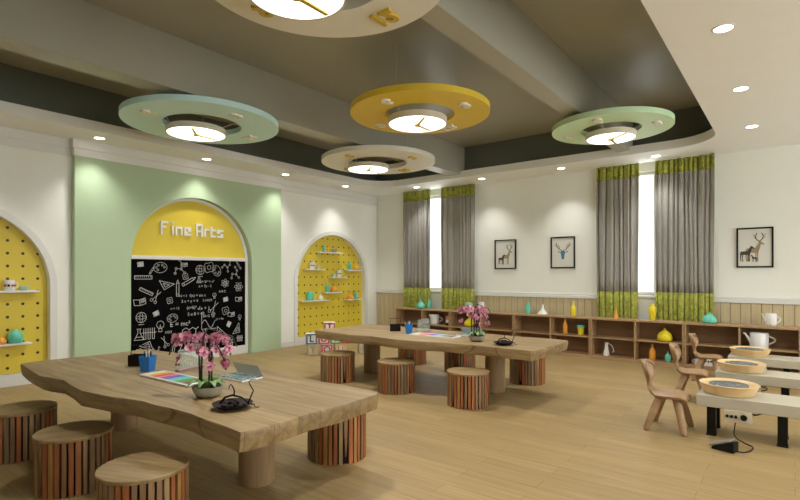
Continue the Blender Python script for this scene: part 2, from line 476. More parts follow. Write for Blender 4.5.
for i, (x, y) in enumerate(DL):
    t = empty('downlight', (x, y, H))
    big = x > -1
    R_ = .058
    rim = MB(); rim.lathe([(R_ + .013, 0.0), (R_ + .013, -.004), (R_, -.006), (R_, .0)], 28, cap=False)
    rim.build('rim', M['trim'], t)
    MB().cyl((0, 0, 0), R_, -.003, -.001, 28).build('lens', M['spot'], t)
    lab = 'small round recessed ceiling spotlight ' + DLAB[i]
    tag(t, lab, 'ceiling light', 'recessed downlights')
    ld = bpy.data.lights.new('downlight_beam', 'SPOT')
    ld.energy = (SPOT if i < 10 else SPOT * .7) if i < 13 else SPOT_ADDED
    ld.color = (1.0, .985, .96); ld.spot_size = math.radians(98); ld.spot_blend = .8; ld.shadow_soft_size = .05
    lo = bpy.data.objects.new('downlight_beam', ld); COL.objects.link(lo); lo.parent = t; lo.location = (0, 0, -.02)

# ------------------------------------------------------------------ clock lamps
def clock_lamp(x, y, R_, col, numcol, hands, thick, label, du=0.0, dr=.30):
    DX, DY = du * math.cos(YAW), du * math.sin(YAW)     # the drum hangs a little off centre
    t = empty('clock_ceiling_lamp', (x, y, 2.95)); ri = R_ * .5
    ring = MB(); ring.lathe([(ri, thick), (ri, 0), (R_, 0), (R_, thick), (ri, thick)], 96, cap=False)
    ring.build('ring', col, t, angle=40)
    for k, s in enumerate(('12', '3', '6', '9')):
        V, F = glyphs(s, .19, .02, .008)
        a = PI / 2 - k * PI / 2; rr = (R_ + ri) / 2
        mb = MB(); mb.add([(rr * math.cos(a) + v.x, rr * math.sin(a) + v.y, v.z - .008) for v in V], F)
        mb.build('numeral', numcol, t)
    d = MB(); d.lathe([(dr - .012, -.04), (dr, -.04), (dr, -.1), (dr - .012, -.1)], 64, (DX, DY, 0), cap=False)
    d.cyl((DX, DY, 0), dr - .012, -.05, -.04, 64)
    dd = d.build('lamp_drum', M['drumrim'], t, angle=40)
    MB().cyl((DX, DY, 0), dr - .013, -.099, -.092, 64).build('diffuser', M['lamp'], t)
    ld = bpy.data.lights.new('lamp_light', 'SPOT'); ld.energy = LAMP_W; ld.color = (1.0, .985, .95)
    ld.spot_size = math.radians(172); ld.spot_blend = 1.0; ld.shadow_soft_size = .12
    lo = bpy.data.objects.new('lamp_light', ld); COL.objects.link(lo); lo.parent = t; lo.location = (DX, DY, -.13)
    hb = MB(); hb.cyl((DX, DY, 0), .034, -.116, -.0995, 20)
    hb.build('hub', M['gold'], t)
    for ang, ln, wd in hands:
        h_ = MB(); c, s = math.cos(ang), math.sin(ang)
        q = [(-.03, -wd), (ln, -wd * .7), (ln, wd * .7), (-.03, wd)]
        h_.prism(q, -.112, -.102, lambda u, v, w_: (DX + u * c - v * s, DY + u * s + v * c, w_))
        h_.build('hand', M['gold'], t)
    for k in range(3):
        a = k * 2.094 + .5; rr = ri + .02
        wr = MB(); wr.tube([(rr * math.cos(a), rr * math.sin(a), ZU - 2.95), (rr * math.cos(a), rr * math.sin(a), thick)], .0016, 6)
        wr.tube([(rr * math.cos(a), rr * math.sin(a), .02), (DX + (dr - .02) * math.cos(a), DY + (dr - .02) * math.sin(a), -.045)], .004, 6)
        wr.build('suspension_wire', M['drumrim'], t)
    tag(t, label, 'ceiling lamp', 'clock-shaped ring lamps')
    return t
M['drumrim'] = plain('drum_cream', (.66, .62, .50), .5)
M['ring_teal'] = plain('ring_mint', (.62, .90, .90), .5)
M['ring_yellow'] = plain('ring_yellow', (.80, .58, .045), .5)
M['ring_white'] = plain('ring_cream', (.82, .80, .72), .5)
M['ring_green'] = plain('ring_green', (.62, .84, .54), .5)
HANDS = [(1.6, .24, .017), (-.68, .265, .014)]
clock_lamp(-5.17, 3.085, .815, M['ring_teal'], M['ring_white'], HANDS, .06, 'mint green ring ceiling lamp shaped like a clock, above the near wooden table', -.07, .313)
clock_lamp(-3.06, 4.26, .715, M['ring_yellow'], M['ring_white'], HANDS, .06, 'mustard yellow ring ceiling lamp shaped like a clock', -.025, .305)
clock_lamp(-4.87, 5.73, .835, M['ring_white'], M['gold'], HANDS, .06, 'far cream ring clock ceiling lamp with gold numerals, near the back corner', -.15, .305)
clock_lamp(-1.66, 6.05, .645, M['ring_green'], M['ring_white'], HANDS, .06, 'pale leaf green ring ceiling lamp shaped like a clock, nearest the right window', 0, .27)
clock_lamp(-2.075, 1.955, .715, M['ring_white'], M['gold'], HANDS, .07, 'near cream ring clock ceiling lamp cut off by the top of the photo', -.14, .277)

# ------------------------------------------------------------------ chalkboard inside the mint arch
cb = empty('chalkboard', (XL + .010, CY - .02, 0))
tag(cb, 'black chalkboard covered in white doodles under the yellow Fine Arts arch', 'chalkboard')
ri = CR - .045
tr = MB()                                            # white inner trim following the arch
oa = arch(0, CR, CZ, 0.0); ia = arch(0, ri, CZ, 0.0)
m_ = len(oa)
for x0 in (0.0,):
    vs = [(-.02, *p) for p in oa] + [(-.02, *p) for p in ia] + [(.004, *p) for p in oa] + [(.004, *p) for p in ia]
    fs = []
    for k in range(m_ - 1):
        fs += [(2 * m_ + k, 2 * m_ + k + 1, 3 * m_ + k + 1, 3 * m_ + k), (m_ + k, m_ + k + 1, 3 * m_ + k + 1, 3 * m_ + k)]
    tr.add(vs, fs)
tr.box(-.02, .004, -ri, ri, 0.0, .135)
tr.build('frame', M['trim'], cb, angle=30)
MB().box(-.02, .05, -ri, ri, 1.515, 1.565).build('ledge', M['trim'], cb, bevel=.004)
ya = [(-ri, 1.565)] + [(-ri * math.cos(PI * k / 36), CZ + ri * math.sin(PI * k / 36)) for k in range(4, 33)] + [(ri, 1.565)]
MB().prism(ya, -.02, -.005, lambda u, v, w_: (w_, u, v)).build('arch_panel', M['yellow'], cb)
MB().box(-.02, -.005, -ri, ri, .135, 1.515).build('board', plain('blackboard_paint', (.0018, .0018, .002), .8, spec=.06), cb)
# raised pixel lettering
PIX = {'F': ["11110", "10000", "11100", "10000", "10000", "10000"], 'i': ["1", "0", "1", "1", "1", "1"],
       'n': ["0000", "0000", "1111", "1001", "1001", "1001"], 'e': ["0000", "0000", "1111", "1011", "1100", "1111"],
       'A': ["1111", "1001", "1001", "1111", "1001", "1001"], 'r': ["000", "000", "111", "100", "100", "100"],
       't': ["000", "100", "111", "100", "100", "111"], 's': ["0000", "0000", "1111", "1100", "0011", "1111"]}
px_ = .0272; pz_ = .032; tw = sum(len(PIX[c][0]) + 1 if c != ' ' else 2 for c in 'Fine Arts') - 1
cx_ = -tw * px_ / 2
for c in 'Fine Arts':
    if c == ' ': cx_ += 2 * px_; continue
    g = PIX[c]; mb = MB()
    for r_, row in enumerate(g):
        k = 0
        while k < len(row):
            if row[k] == '1':
                e = k
                while e < len(row) and row[e] == '1': e += 1
                y0 = cx_ + k * px_; z1 = 2.07 - r_ * pz_
                mb.box(-.004, .02, y0, cx_ + e * px_, z1 - pz_, z1); k = e
            else: k += 1
    mb.build('letter', M['white'], cb, smooth=False)
    cx_ += (len(g[0]) + 1) * px_
# chalk doodles -- u = along the wall, v = height
rnd = random.Random(3)
ch = MB(); toB = lambda u, v: (-.0035, u, v)
WL = .0075
def rot2(p, c, a, s): return (c[0] + s * (p[0] * math.cos(a) - p[1] * math.sin(a)), c[1] + s * (p[0] * math.sin(a) + p[1] * math.cos(a)))
def ln(pts, c, s=1, a=0, w_=WL, closed=False): ch.ribbon([rot2(p, c, a, s) for p in pts], w_, toB, closed)
def circ(r, n=16, ph=0, sy=1): return [(r * math.cos(2 * PI * k / n + ph), r * sy * math.sin(2 * PI * k / n + ph)) for k in range(n)]
def d_flask(c, s, a):
    ln([(-.2, 1), (-.2, .3), (-.8, -.9), (.8, -.9), (.2, .3), (.2, 1)], c, s, a); ln([(-.35, 1), (.35, 1)], c, s, a); ln([(-.55, -.4), (.55, -.4)], c, s, a)
def d_pencil(c, s, a):
    ln([(-1, -.16), (.6, -.16), (1, 0), (.6, .16), (-1, .16)], c, s, a, closed=True); ln([(.6, -.16), (.6, .16)], c, s, a); ln([(-.75, -.16), (-.75, .16)], c, s, a)
def d_ruler(c, s, a):
    ln([(-1, -.2), (1, -.2), (1, .2), (-1, .2)], c, s, a, closed=True)
    for k in range(8): ln([(-.85 + k * .24, .2), (-.85 + k * .24, .02)], c, s, a)
def d_set(c, s, a): ln([(-.8, -.6), (.9, -.6), (-.8, .9)], c, s, a, closed=True); ln([(-.5, -.35), (.2, -.35), (-.5, .3)], c, s, a, closed=True)
def d_hex(c, s, a):
    for o in (-.55, .55): ln(circ(.6, 6, PI / 6), (c[0] + o * s * 1.0, c[1]), s, 0, closed=True)
    ln([(1.07, .3), (1.5, .6)], c, s); ln([(-1.07, -.3), (-1.5, -.6)], c, s)
def d_gear(c, s, a):
    P = []
    for k in range(16): r_ = 1 if (k // 2) % 2 else .78; P.append((r_ * math.cos(k * PI / 8), r_ * math.sin(k * PI / 8)))
    ln(P, c, s, a, closed=True); ln(circ(.35, 10), c, s, closed=True)
def d_palette(c, s, a):
    ln(circ(1, 18, 0, .75), c, s, a, closed=True)
    for k in range(5): ln(circ(.14, 6), rot2((.6 * math.cos(k), .4 * math.sin(k)), c, a, s), s, 0, closed=True)
def d_atom(c, s, a):
    for k in range(3): ln(circ(1, 18, 0, .35), c, s, a + k * PI / 3, closed=True)
    ln(circ(.12, 6), c, s, closed=True)
def d_globe(c, s, a): ln(circ(.8, 16), c, s, closed=True); ln(circ(.8, 12, 0, .3), c, s, closed=True); ln(circ(.8, 12, 0, .3), c, s, PI / 2, closed=True); ln([(-.4, -1.1), (.4, -1.1)], c, s)
def d_book(c, s, a): ln([(-1, -.5), (-1, .5), (0, .35), (1, .5), (1, -.5), (0, -.65)], c, s, a, closed=True); ln([(0, .35), (0, -.65)], c, s, a); [ln([(.2, .2 - k * .2), (.85, .3 - k * .2)], c, s, a) for k in range(3)]
def d_bulb(c, s, a): ln(circ(.6, 14), (c[0], c[1] + .2 * s), s, closed=True); ln([(-.25, -.4), (-.25, -.9), (.25, -.9), (.25, -.4)], c, s); ln([(-.1, -.3), (0, .2), (.1, -.3)], c, s)
def d_graph(c, s, a):
    ln([(-.9, .9), (-.9, -.8), (1, -.8)], c, s); ln([(-.9 + k * .2, -.2 + .5 * math.sin(k * .8)) for k in range(10)], c, s)
def d_sciss(c, s, a): ln([(-1, .3), (.9, -.3)], c, s, a); ln([(-1, -.3), (.9, .3)], c, s, a); ln(circ(.25, 9), rot2((-1.15, .4), c, a, s), s, closed=True); ln(circ(.25, 9), rot2((-1.15, -.4), c, a, s), s, closed=True)
def d_scrib(c, s, a):
    for k in range(9): ln([(-.8, -.6 + k * .15), (.8, -.5 + k * .15)], c, s, a + rnd.uniform(-.1, .1), w_=WL)
def d_mol(c, s, a):
    P = [(-.9, .2), (-.3, .5), (.1, -.1), (.7, .2), (.9, .8), (0, -.8)]
    ln(P[:5], c, s, a); ln([P[2], P[5]], c, s, a)
    for p in P: ln(circ(.16, 7), rot2(p, c, a, s), s, closed=True)
def d_tubes(c, s, a):
    for o in (-.6, 0, .6): ln([(o - .15, .8), (o - .15, -.7), (o + .15, -.7), (o + .15, .8)], c, s)
    ln([(-1, .2), (1, .2)], c, s)
DO = [d_flask, d_pencil, d_ruler, d_set, d_hex, d_gear, d_palette, d_atom, d_globe, d_book, d_bulb, d_graph, d_sciss, d_mol, d_tubes]
def text(t, u, v, size, bold=.0):
    V, F = glyphs(t, size, .0, bold); ch.add([toB(u + p.x, v + p.y) for p in V], F)
# laid out left to right, top to bottom as on the board
LAY = [(d_scrib, -.78, 1.44, .05, .1), (d_palette, -.50, 1.40, .10, .1), (d_mol, -.2, 1.38, .11, .9), (d_gear, -.12, 1.27, .05, 0), (d_globe, .12, 1.37, .09, 0), (d_gear, .27, 1.41, .09, 0), (d_palette, .40, 1.36, .09, 2),
       (d_mol, .58, 1.42, .09, .3), (d_mol, .74, 1.30, .10, .9), (d_pencil, .80, 1.45, .07, 2.2), (d_ruler, -.74, 1.26, .12, 0), (d_set, -.40, 1.17, .10, .5), (d_pencil, -.24, 1.10, .12, 1.57), (d_pencil, -.06, 1.20, .12, .5),
       (d_ruler, -.70, 1.06, .10, -.45), (d_sciss, -.55, 1.0, .08, 1), (d_book, -.79, .92, .08, .15), (d_globe, -.77, .70, .09, 0), (d_scrib, -.56, .74, .05, .3), (d_palette, -.32, .66, .08, .2),
       (d_tubes, -.66, .46, .10, 0), (d_flask, -.80, .46, .08, 0), (d_bulb, -.50, .56, .09, 0), (d_hex, -.06, .44, .10, 0), (d_set, -.70, .28, .09, 3.5), (d_sciss, -.44, .34, .07, 2), (d_pencil, -.30, .22, .09, 1.4), (d_flask, -.15, .22, .11, 0),
       (d_graph, .26, .56, .13, 0), (d_scrib, .56, .90, .05, .1), (d_gear, .56, .72, .07, 0), (d_sciss, .36, .80, .09, 1.0), (d_bulb, .36, .97, .05, 0), (d_book, .80, .90, .06, 0), (d_scrib, .62, .50, .05, 1), (d_set, .50, .38, .11, 0), (d_set, .76, .42, .09, 1.7),
       (d_book, .66, .66, .06, 0), (d_globe, .34, .68, .04, 0), (d_bulb, .82, .6, .05, 0), (d_atom, .80, 1.10, .08, 0), (d_flask, .2, .36, .10, .2), (d_gear, -.8, .22, .05, 0), (d_atom, .64, .22, .08, 0), (d_book, .3, .22, .09, .1), (d_mol, -.58, .2, .07, 0),
       (d_hex, .0, .2, .05, 0), (d_tubes, .82, .25, .06, 0), (d_atom, .55, 1.16, .07, .4), (d_book, -.14, 1.45, .05, 0), (d_flask, .10, 1.22, .05, 0), (d_pencil, -.62, 1.36, .06, 1), (d_gear, -.36, .92, .05, 0), (d_pencil, .1, .28, .08, .7)]
for f_, u, v, s, a in LAY: f_((u, v), s, a)
for t_, u, v, sz in (('E = mc\u00b2', -.20, .565, .10), ('a\u00b2 + b\u00b2 = c\u00b2', .22, 1.19, .06), ('x = 7y - 3', .20, 1.12, .055), ('f(x) = sin x', .08, .98, .06), ('2 x + y = 4', -.05, .90, .06),
                     ('3.14159', .24, .90, .05), ('\u221ax + 1', .18, .78, .075), ('(a+b)\u00b2', -.02, .80, .065), ('n = 12', -.28, .80, .05), ('5 x 8 = 40', .05, .70, .065), ('A B C', .50, 1.03, .05), ('4/2 = 2', -.16, .98, .045),
                     ('sin \u03b1', .22, .66, .06), ('y = kx', .46, .6, .05), ('H2O', -.38, .46, .05), ('1 + 2 = 3', .42, .28, .05)):
    text(t_, u, v, sz)
ch.build('chalk_drawing', plain('chalk_white', (.55, .56, .55), .9), cb, smooth=False, fix=False)

# ------------------------------------------------------------------ peg boards in the two arched niches
def pegboard(yc, r, zs, label, shelves):
    t = empty('pegboard', (XL - .08, yc, 0)); tag(t, label, 'pegboard', 'arched yellow pegboards')
    rr = r - .002
    MB().prism(arch(0, rr, zs, .135), -.008, 0.0, lambda u, v, w_: (w_, u, v)).build('board', M['peg'], t)
    oa = arch(0, r + .075, zs, 0.0); ia = arch(0, r - .0, zs, .14); n = len(oa)
    f = MB(); oa2 = [(p[0], p[1]) for p in oa]
    vs = [(.081, *p) for p in oa] + [(.105, *p) for p in oa] + [(.105, *p) for p in ia] + [(.081, *p) for p in ia] 
    fs = []
    for k in range(n):
        k2 = (k + 1) % n
        for a, b in ((0, 1), (1, 2), (2, 3)): fs.append((a * n + k, a * n + k2, b * n + k2, b * n + k))
    f.add(vs, fs); f.build('arch_frame', M['trim'], t, angle=40)
    for y0, y1, z in shelves:
        MB().box(0.001, .125, y0 - yc, y1 - yc, z - .022, z).build('shelf', M['trim'], t, bevel=.003)
    return t
S1 = [(1.30, 2.14, 1.11), (1.0, 2.07, .495)]
S2 = [(6.70, 7.33, 1.735), (6.37, 6.84, 1.405), (7.47, 7.93, 1.395), (7.02, 7.45, 1.25), (6.86, 7.31, .955), (6.26, 6.95, .81), (7.44, 7.90, .795)]
pegboard(*NICHES[0], 'arched yellow pegboard cut by the left edge of the photo, left of the mint panel', S1)
pegboard(*NICHES[1], 'arched yellow pegboard in the far niche with seven small white shelves', S2)

# ------------------------------------------------------------------ small vessels
def vessel(name, prof, mat, loc, label, cat, group=None, n=28, sx=1, sy=1, rz=0):
    t = MB().lathe(prof, n, sx=sx, sy=sy).build(name, mat, loc=loc, angle=50, rz=rz)
    tag(t, label, cat, group); return t
def prof_squat(r, h): return [(r * .78, 0), (r * .96, h * .08), (r, h * .22), (r * .95, h * .42), (r * .75, h * .62), (r * .38, h * .78), (r * .15, h * .84), (r * .17, h * 1.0), (r * .1, h * 1.0)]
def prof_bottle(r, h): return [(r * .85, 0), (r, h * .03), (r, h * .5), (r * .85, h * .62), (r * .42, h * .76), (r * .3, h * .84), (r * .34, h), (r * .2, h)]
def prof_tall(r, h): return [(r * .7, 0), (r * .95, h * .1), (r, h * .35), (r * .9, h * .6), (r * .6, h * .8), (r * .42, h * .9), (r * .5, h), (r * .35, h)]
def prof_flask(r, h): return [(r * .9, 0), (r, h * .08), (r * .8, h * .25), (r * .35, h * .5), (r * .2, h * .7), (r * .17, h * .95), (r * .24, h), (r * .1, h)]
def prof_vase(r, h): return [(r * .55, 0), (r * .75, h * .15), (r, h * .6), (r * .97, h * .78), (r * .6, h * .9), (r * .62, h), (r * .4, h)]
def prof_gourd(r, h): return [(r * .3, 0), (r * .7, h * .02), (r, h * .18), (r * .85, h * .34), (r * .4, h * .5), (r * .22, h * .68), (r * .26, h * .96), (r * .32, h), (r * .15, h)]
YS = 8.11
TOP, MID, LOW = .632, .342, .052
def pitcher(name, r, h, loc, rz, label, spout='long', cat='pitcher'):
    t = empty(name, loc, rz); tag(t, label, cat)
    MB().lathe([(r * .93, 0), (r, h * .04), (r, h * .93), (r * .94, h), (r * .86, h), (r * .86, h * .9)], 32).build('body', M['white'], t, angle=40)
    hd = [(r * .95 + r * .75 * math.sin(PI * k / 10), 0, h * .8 - h * .55 * k / 10 ) for k in range(11)]
    MB().tube(hd, r * .1, 8).build('handle', M['white'], t, angle=60)
    if spout == 'long': MB().tube([(-r * .85, 0, h * .35), (-r * 1.15, 0, h * .62), (-r * 1.5, 0, h * .92), (-r * 1.7, 0, h * .95)], [r * .2, r * .15, r * .11, r * .1], 10).build('spout', M['white'], t, angle=60)
    else: MB().tube([(-r * .8, 0, h * .75), (-r * 1.05, 0, h * .9), (-r * 1.25, 0, h * .98)], [r * .3, r * .22, r * .12], 10).build('spout', M['white'], t, angle=60)
    dots = MB()
    for k in range(5):
        a = -PI / 2 + (k - 2) * .42
        dots.tube([(math.cos(a) * (r * .97), math.sin(a) * (r * .97), h * .07), (math.cos(a) * (r + .004), math.sin(a) * (r + .004), h * .07)], h * .035, 8)
    dots.build('dot_pattern', M['gold'] if 'teapot' in name else M['black'], t)
    return t
# on the worktop of the bookcases
vessel('vase', [(.05, 0), (.085, .02), (.09, .06), (.06, .10), (.022, .13), (.018, .19), (.026, .2), (.012, .2)], M['teal'], (-5.80, YS, TOP), 'round-bellied teal vase with a slim neck, in front of the leftmost curtains', 'vase')
tw = MB(); tw.tube([(-5.80, YS, TOP + .19), (-5.81, YS, TOP + .27), (-5.79, YS, TOP + .34), (-5.82, YS, TOP + .42)], [.004, .004, .003, .002], 6)
tw.tube([(-5.81, YS, TOP + .27), (-5.87, YS + .02, TOP + .33), (-5.9, YS, TOP + .40)], [.003, .003, .002], 6); tw.tube([(-5.79, YS, TOP + .34), (-5.74, YS, TOP + .39)], [.003, .002], 6)
tag(tw.build('dry_twig', M['branch']), 'thin bare twig standing in the round teal vase', 'twig')
vessel('bottle', prof_bottle(.035, .21), M['teal'], (-5.64, YS + .06, TOP), 'narrow teal bottle right behind the round teal vase', 'bottle')
def jar(x, r, h, body, lid, label):
    t = empty('jar', (x, YS, TOP)); tag(t, label, 'jar')
    MB().lathe([(r * .9, 0), (r, h * .1), (r, h * .68), (r * .85, h * .74)], 28).build('body', body, t, angle=40)
    MB().lathe([(r * .95, h * .74), (r * .98, h * .8), (r * .95, h), (r * .5, h)], 28).build('lid', lid, t, angle=40)
jar(-4.72, .075, .15, M['white'], plain('mint_lid', (.35, .62, .50), .4), 'white jar with a mint lid on the worktop, right of the first curtains')
jar(-4.46, .055, .17, M['white'], M['trim'], 'all-white cylindrical jar on the worktop behind the far orchid')
vessel('bottle', prof_tall(.045, .20), M['teal'], (-3.57, YS, TOP), 'slender teal bottle on the worktop beneath the two deer pictures', 'bottle')
vessel('flask', prof_flask(.085, .17), M['white'], (-3.31, YS, TOP), 'white funnel-necked flask on the worktop, beside the slender teal bottle', 'vase')
vessel('bottle', prof_bottle(.04, .24), M['lemon'], (-2.80, YS, TOP), 'tall yellow bottle on the worktop against the pine boards', 'bottle')
vessel('vase', prof_flask(.04, .17), M['orange'], (-2.15, YS, TOP), 'small orange vase on the worktop before the left green curtain hem', 'vase')
vessel('vase', prof_vase(.052, .235), M['lemon'], (-1.645, YS, TOP), 'yellow shouldered vase on the worktop in the gap of the right curtains', 'vase')
vessel('vase', prof_squat(.09, .15), M['teal'], (-.93, YS, TOP), 'squat teal vase on the worktop before the right curtain end', 'vase')
pitcher('pitcher', .062, .165, (-.245, YS, TOP), .35, 'white pitcher on top of the bookcase near the right edge', 'long')
# middle shelves
pitcher('pitcher', .085, .19, (-5.47, YS, MID), .5, 'white jug with a short lip inside the bookcase at far left', 'short')
t = empty('tumbler', (-5.17, YS, MID)); tag(t, 'small cup banded pink, white and black beside the white jug', 'cup')
for nm, z0, z1, mt in (('black_base', 0, .05, M['black']), ('white_band', .05, .10, M['white']), ('pink_band', .10, .17, plain('pink_glaze', (.62, .26, .2), .4))):
    MB().cyl((0, 0, 0), .042, z0, z1, 24).build(nm, mt, t)
t = empty('teapot', (-4.70, YS, MID), .5); tag(t, 'yellow round teapot on the shelf behind the far orchid', 'teapot')
MB().lathe([(.05, 0), (.09, .02), (.105, .06), (.085, .11), (.04, .145), (.015, .155), (.018, .18), (.005, .185)], 28).build('body', M['lemon'], t, angle=50)
MB().tube([(.08, 0, .05), (.13, 0, .10), (.15, 0, .12)], [.02, .013, .01], 8).build('spout', M['lemon'], t)
vessel('bottle', [(.034, 0), (.038, .01), (.038, .13), (.032, .17), (.017, .20), (.013, .25), (.017, .26), (.008, .26)], M['orange'], (-2.93, YS, MID), 'orange bottle on the middle shelf, beside the yellow cup', 'bottle')
t = empty('lidded_cup', (-2.68, YS, MID)); tag(t, 'yellow travel cup with a teal lid on the middle shelf', 'cup')
MB().lathe([(.042, 0), (.052, .12)], 24).build('body', M['lemon'], t); MB().lathe([(.058, .12), (.058, .14), (.05, .155)], 24).build('lid', M['teal'], t, angle=40)
vessel('vase', prof_squat(.102, .185), M['lemon'], (-1.48, YS, MID), 'large squat yellow vase on the middle shelf under the right curtains', 'vase')
pitcher('teapot', .105, .20, (-.37, YS - .01, MID), .35, 'large white teapot on the middle shelf behind the pottery wheels', 'long', 'teapot')
# bottom shelves
t = empty('ewer', (-2.29, YS, LOW)); tag(t, 'slim white jug with a thin looped handle on the bottom shelf', 'jug')
MB().lathe([(.045, 0), (.05, .02), (.03, .10), (.022, .17), (.03, .20), (.015, .2)], 24).build('body', M['white'], t, angle=50)
MB().tube([(.028, 0, .19), (.07, 0, .17), (.10, 0, .12), (.11, 0, .07), (.08, 0, .06)], .005, 6).build('handle', M['white'], t)
vessel('bottle', prof_bottle(.043, .23), M['orange'], (-1.645, YS, LOW), 'orange bottle on the bottom shelf under the squat yellow vase', 'bottle')
vessel('bottle', prof_bottle(.04, .14), M['teal'], (-1.44, YS, LOW), 'small teal bottle on the bottom shelf behind the middle chair back', 'bottle')
t = empty('mug', (-1.07, YS, LOW)); tag(t, 'small white mug on the bottom shelf behind the rearmost chair', 'mug')
MB().cyl((0, 0, 0), .04, 0, .075, 24).build('body', M['white'], t); MB().tube([(-.038, 0, .06), (-.065, 0, .05), (-.065, 0, .03), (-.038, 0, .018)], .006, 6).build('handle', M['white'], t)
t = empty('small_box', (-.93, YS - .03, LOW)); tag(t, 'white box with black marks on the bottom shelf', 'box')
MB().box(-.09, .09, -.05, .05, 0, .10).build('carton', M['white'], t, bevel=.004)
mk = MB()
for k, x in enumerate((-.06, -.03, 0, .03, .055)): mk.box(x - .009, x + .009, -.0515, -.05, .045 + (k % 2) * .006, .075)
mk.build('printed_marks', M['black'], t, smooth=False)

# ------------------------------------------------------------------ bookcases along the back wall
def bookcase(label):
    t = empty('bookcase'); tag(t, label, 'bookcase', 'low oak bookcases along the back wall')
    W, D, T = 1.274, .27, .022
    y0 = 0; y1 = D
    MB().box(0, W, y0, y1, .605, .632).build('top', M['shelf'], t, bevel=.002)
    for x in (0, W - T): MB().box(x, x + T, y0, y1, 0, .605).build('side_panel', M['shelf'], t, bevel=.001)
    MB().box(W / 2 - T / 2, W / 2 + T / 2, y0 + .004, y1 - .012, .052, .605).build('divider', M['shelf'], t, bevel=.001)
    for a, b in ((T, W / 2 - T / 2), (W / 2 + T / 2, W - T)):
        MB().box(a, b, y0 + .004, y1 - .012, .322, .342).build('shelf', M['shelf'], t, bevel=.001)
    MB().box(T, W - T, y0 + .002, y1 - .012, .0, .052).build('base', M['shelf'], t, bevel=.001)
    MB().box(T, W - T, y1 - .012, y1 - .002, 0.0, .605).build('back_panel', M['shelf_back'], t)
    return t
BL = ['far left bookcase, below the leftmost curtains', 'second low oak bookcase from the left, behind the far orchid', 'low oak bookcase holding the orange bottle and yellow travel cup',
      'low oak bookcase with the large squat yellow vase', 'low oak bookcase on the right, behind the pottery wheels']
b0 = None
for i, lab in enumerate(BL):
    o = bookcase(lab) if b0 is None else copy_tree(b0)
    b0 = b0 or o
    o['label'] = lab; o.location = (-6.335 + i * 1.28, 7.99, 0)

# ------------------------------------------------------------------ curtains
def curtain(x0, x1, seed, label, group):
    rn = random.Random(seed)
    t = empty('curtain', ((x0 + x1) / 2, YB - .09, 0)); tag(t, label, 'curtain', group)
    w_ = x1 - x0; nf = max(6, int(w_ / .075)); ncol = nf * 18
    ph = [rn.uniform(-.5, .5) for _ in range(nf + 2)]; am = [rn.uniform(.35, 1.0) for _ in range(nf + 2)]
    gv = []; gx = .03
    while gx < w_ - .02:
        gv.append((gx, rn.uniform(.007, .013), rn.uniform(.03, .055), rn.uniform(-1, 1))); gx += rn.uniform(.05, .13)
    def off(u, z):
        X = u * w_; o_ = .010 * math.sin(X * 46 + seed) + .006 * math.sin(X * 21 + z * .6)
        for g, wd, dp, sk in gv:
            q = (X - g - sk * .006 * math.sin(z * 1.1 + g * 9)) / wd
            if abs(q) < 3.2: o_ += dp * math.exp(-q * q)
        return o_ - .03
    def sheet(z0, z1, nz, dy):
        vs = []; fs = []
        for j in range(nz + 1):
            z = z0 + (z1 - z0) * j / nz
            for i in range(ncol + 1):
                u = i / ncol * .9999
                vs.append(((u - .5) * w_ + .006 * math.sin(z * 2 + u * 9), off(u, z) + dy, z))
        for j in range(nz):
            for i in range(ncol):
                a = j * (ncol + 1) + i; fs.append((a, a + 1, a + ncol + 2, a + ncol + 1))
        return MB().add(vs, fs)
    for nm, z0, z1, mt, nz in (('drape', 1.035, 2.785, M['linen'], 10), ('top_band', 2.785, 2.995, M['greenband'], 3), ('hem_band', .06, 1.035, M['greenband'], 5)):
        o = sheet(z0, z1, nz, 0).build(nm, mt, t, angle=180)
        sm = o.modifiers.new('thick', 'SOLIDIFY'); sm.thickness = .004
def at8(px):   # curtain edge columns -> x on the curtain plane
    S_, C_ = math.sin(YAW), math.cos(YAW); r = (px - 400) / 507; dx, dy = -S_ + r * C_, C_ + r * S_
    return dx / dy * (YB - .09)
curtain(at8(404.5), at8(431), 11, 'grey curtain with lime velvet bands, leftmost of the four', 'window curtains')
curtain(at8(442), at8(475.5), 12, 'grey and lime curtain, right half of the left-hand window', 'window curtains')
curtain(at8(597), at8(639), 13, 'grey and lime curtain right of the antler head picture', 'window curtains')
curtain(at8(655.5), at8(714.5), 14, 'widest grey and lime curtain, nearest the large deer picture', 'window curtains')

# ------------------------------------------------------------------ pictures
def picture(x0, x1, z0, z1, art, label):
    t = empty('framed_picture', ((x0 + x1) / 2, YB, (z0 + z1) / 2)); tag(t, label, 'picture')
    w_, h = (x1 - x0) / 2, (z1 - z0) / 2; f = .02
    fr = MB()
    fr.box(-w_, -w_ + f, -.028, -.002, -h, h); fr.box(w_ - f, w_, -.028, -.002, -h, h); fr.box(-w_ + f, w_ - f, -.028, -.002, -h, -h + f); fr.box(-w_ + f, w_ - f, -.028, -.002, h - f, h)
    fr.build('frame', M['black'], t, bevel=.002)
    MB().box(-w_ + f, w_ - f, -.012, -.004, -h + f, h - f).build('paper', plain('print_paper', (.72, .72, .66), .6), t)
    art(t, w_, h)
def flat(nm, polys, mat, t, lines=()):
    mb = MB()
    for p in polys: mb.prism(p, -.0145, -.0125, lambda u, v, w__: (u, w__, v))
    for pts, wd in lines: mb.ribbon(pts, wd, lambda u, v: (u, -.0148, v))
    mb.build(nm, mat, t, smooth=False, fix=not lines)
INK = plain('ink_print', (.06, .055, .045), .8); INK2 = plain('tan_ink_print', (.38, .29, .17), .8)
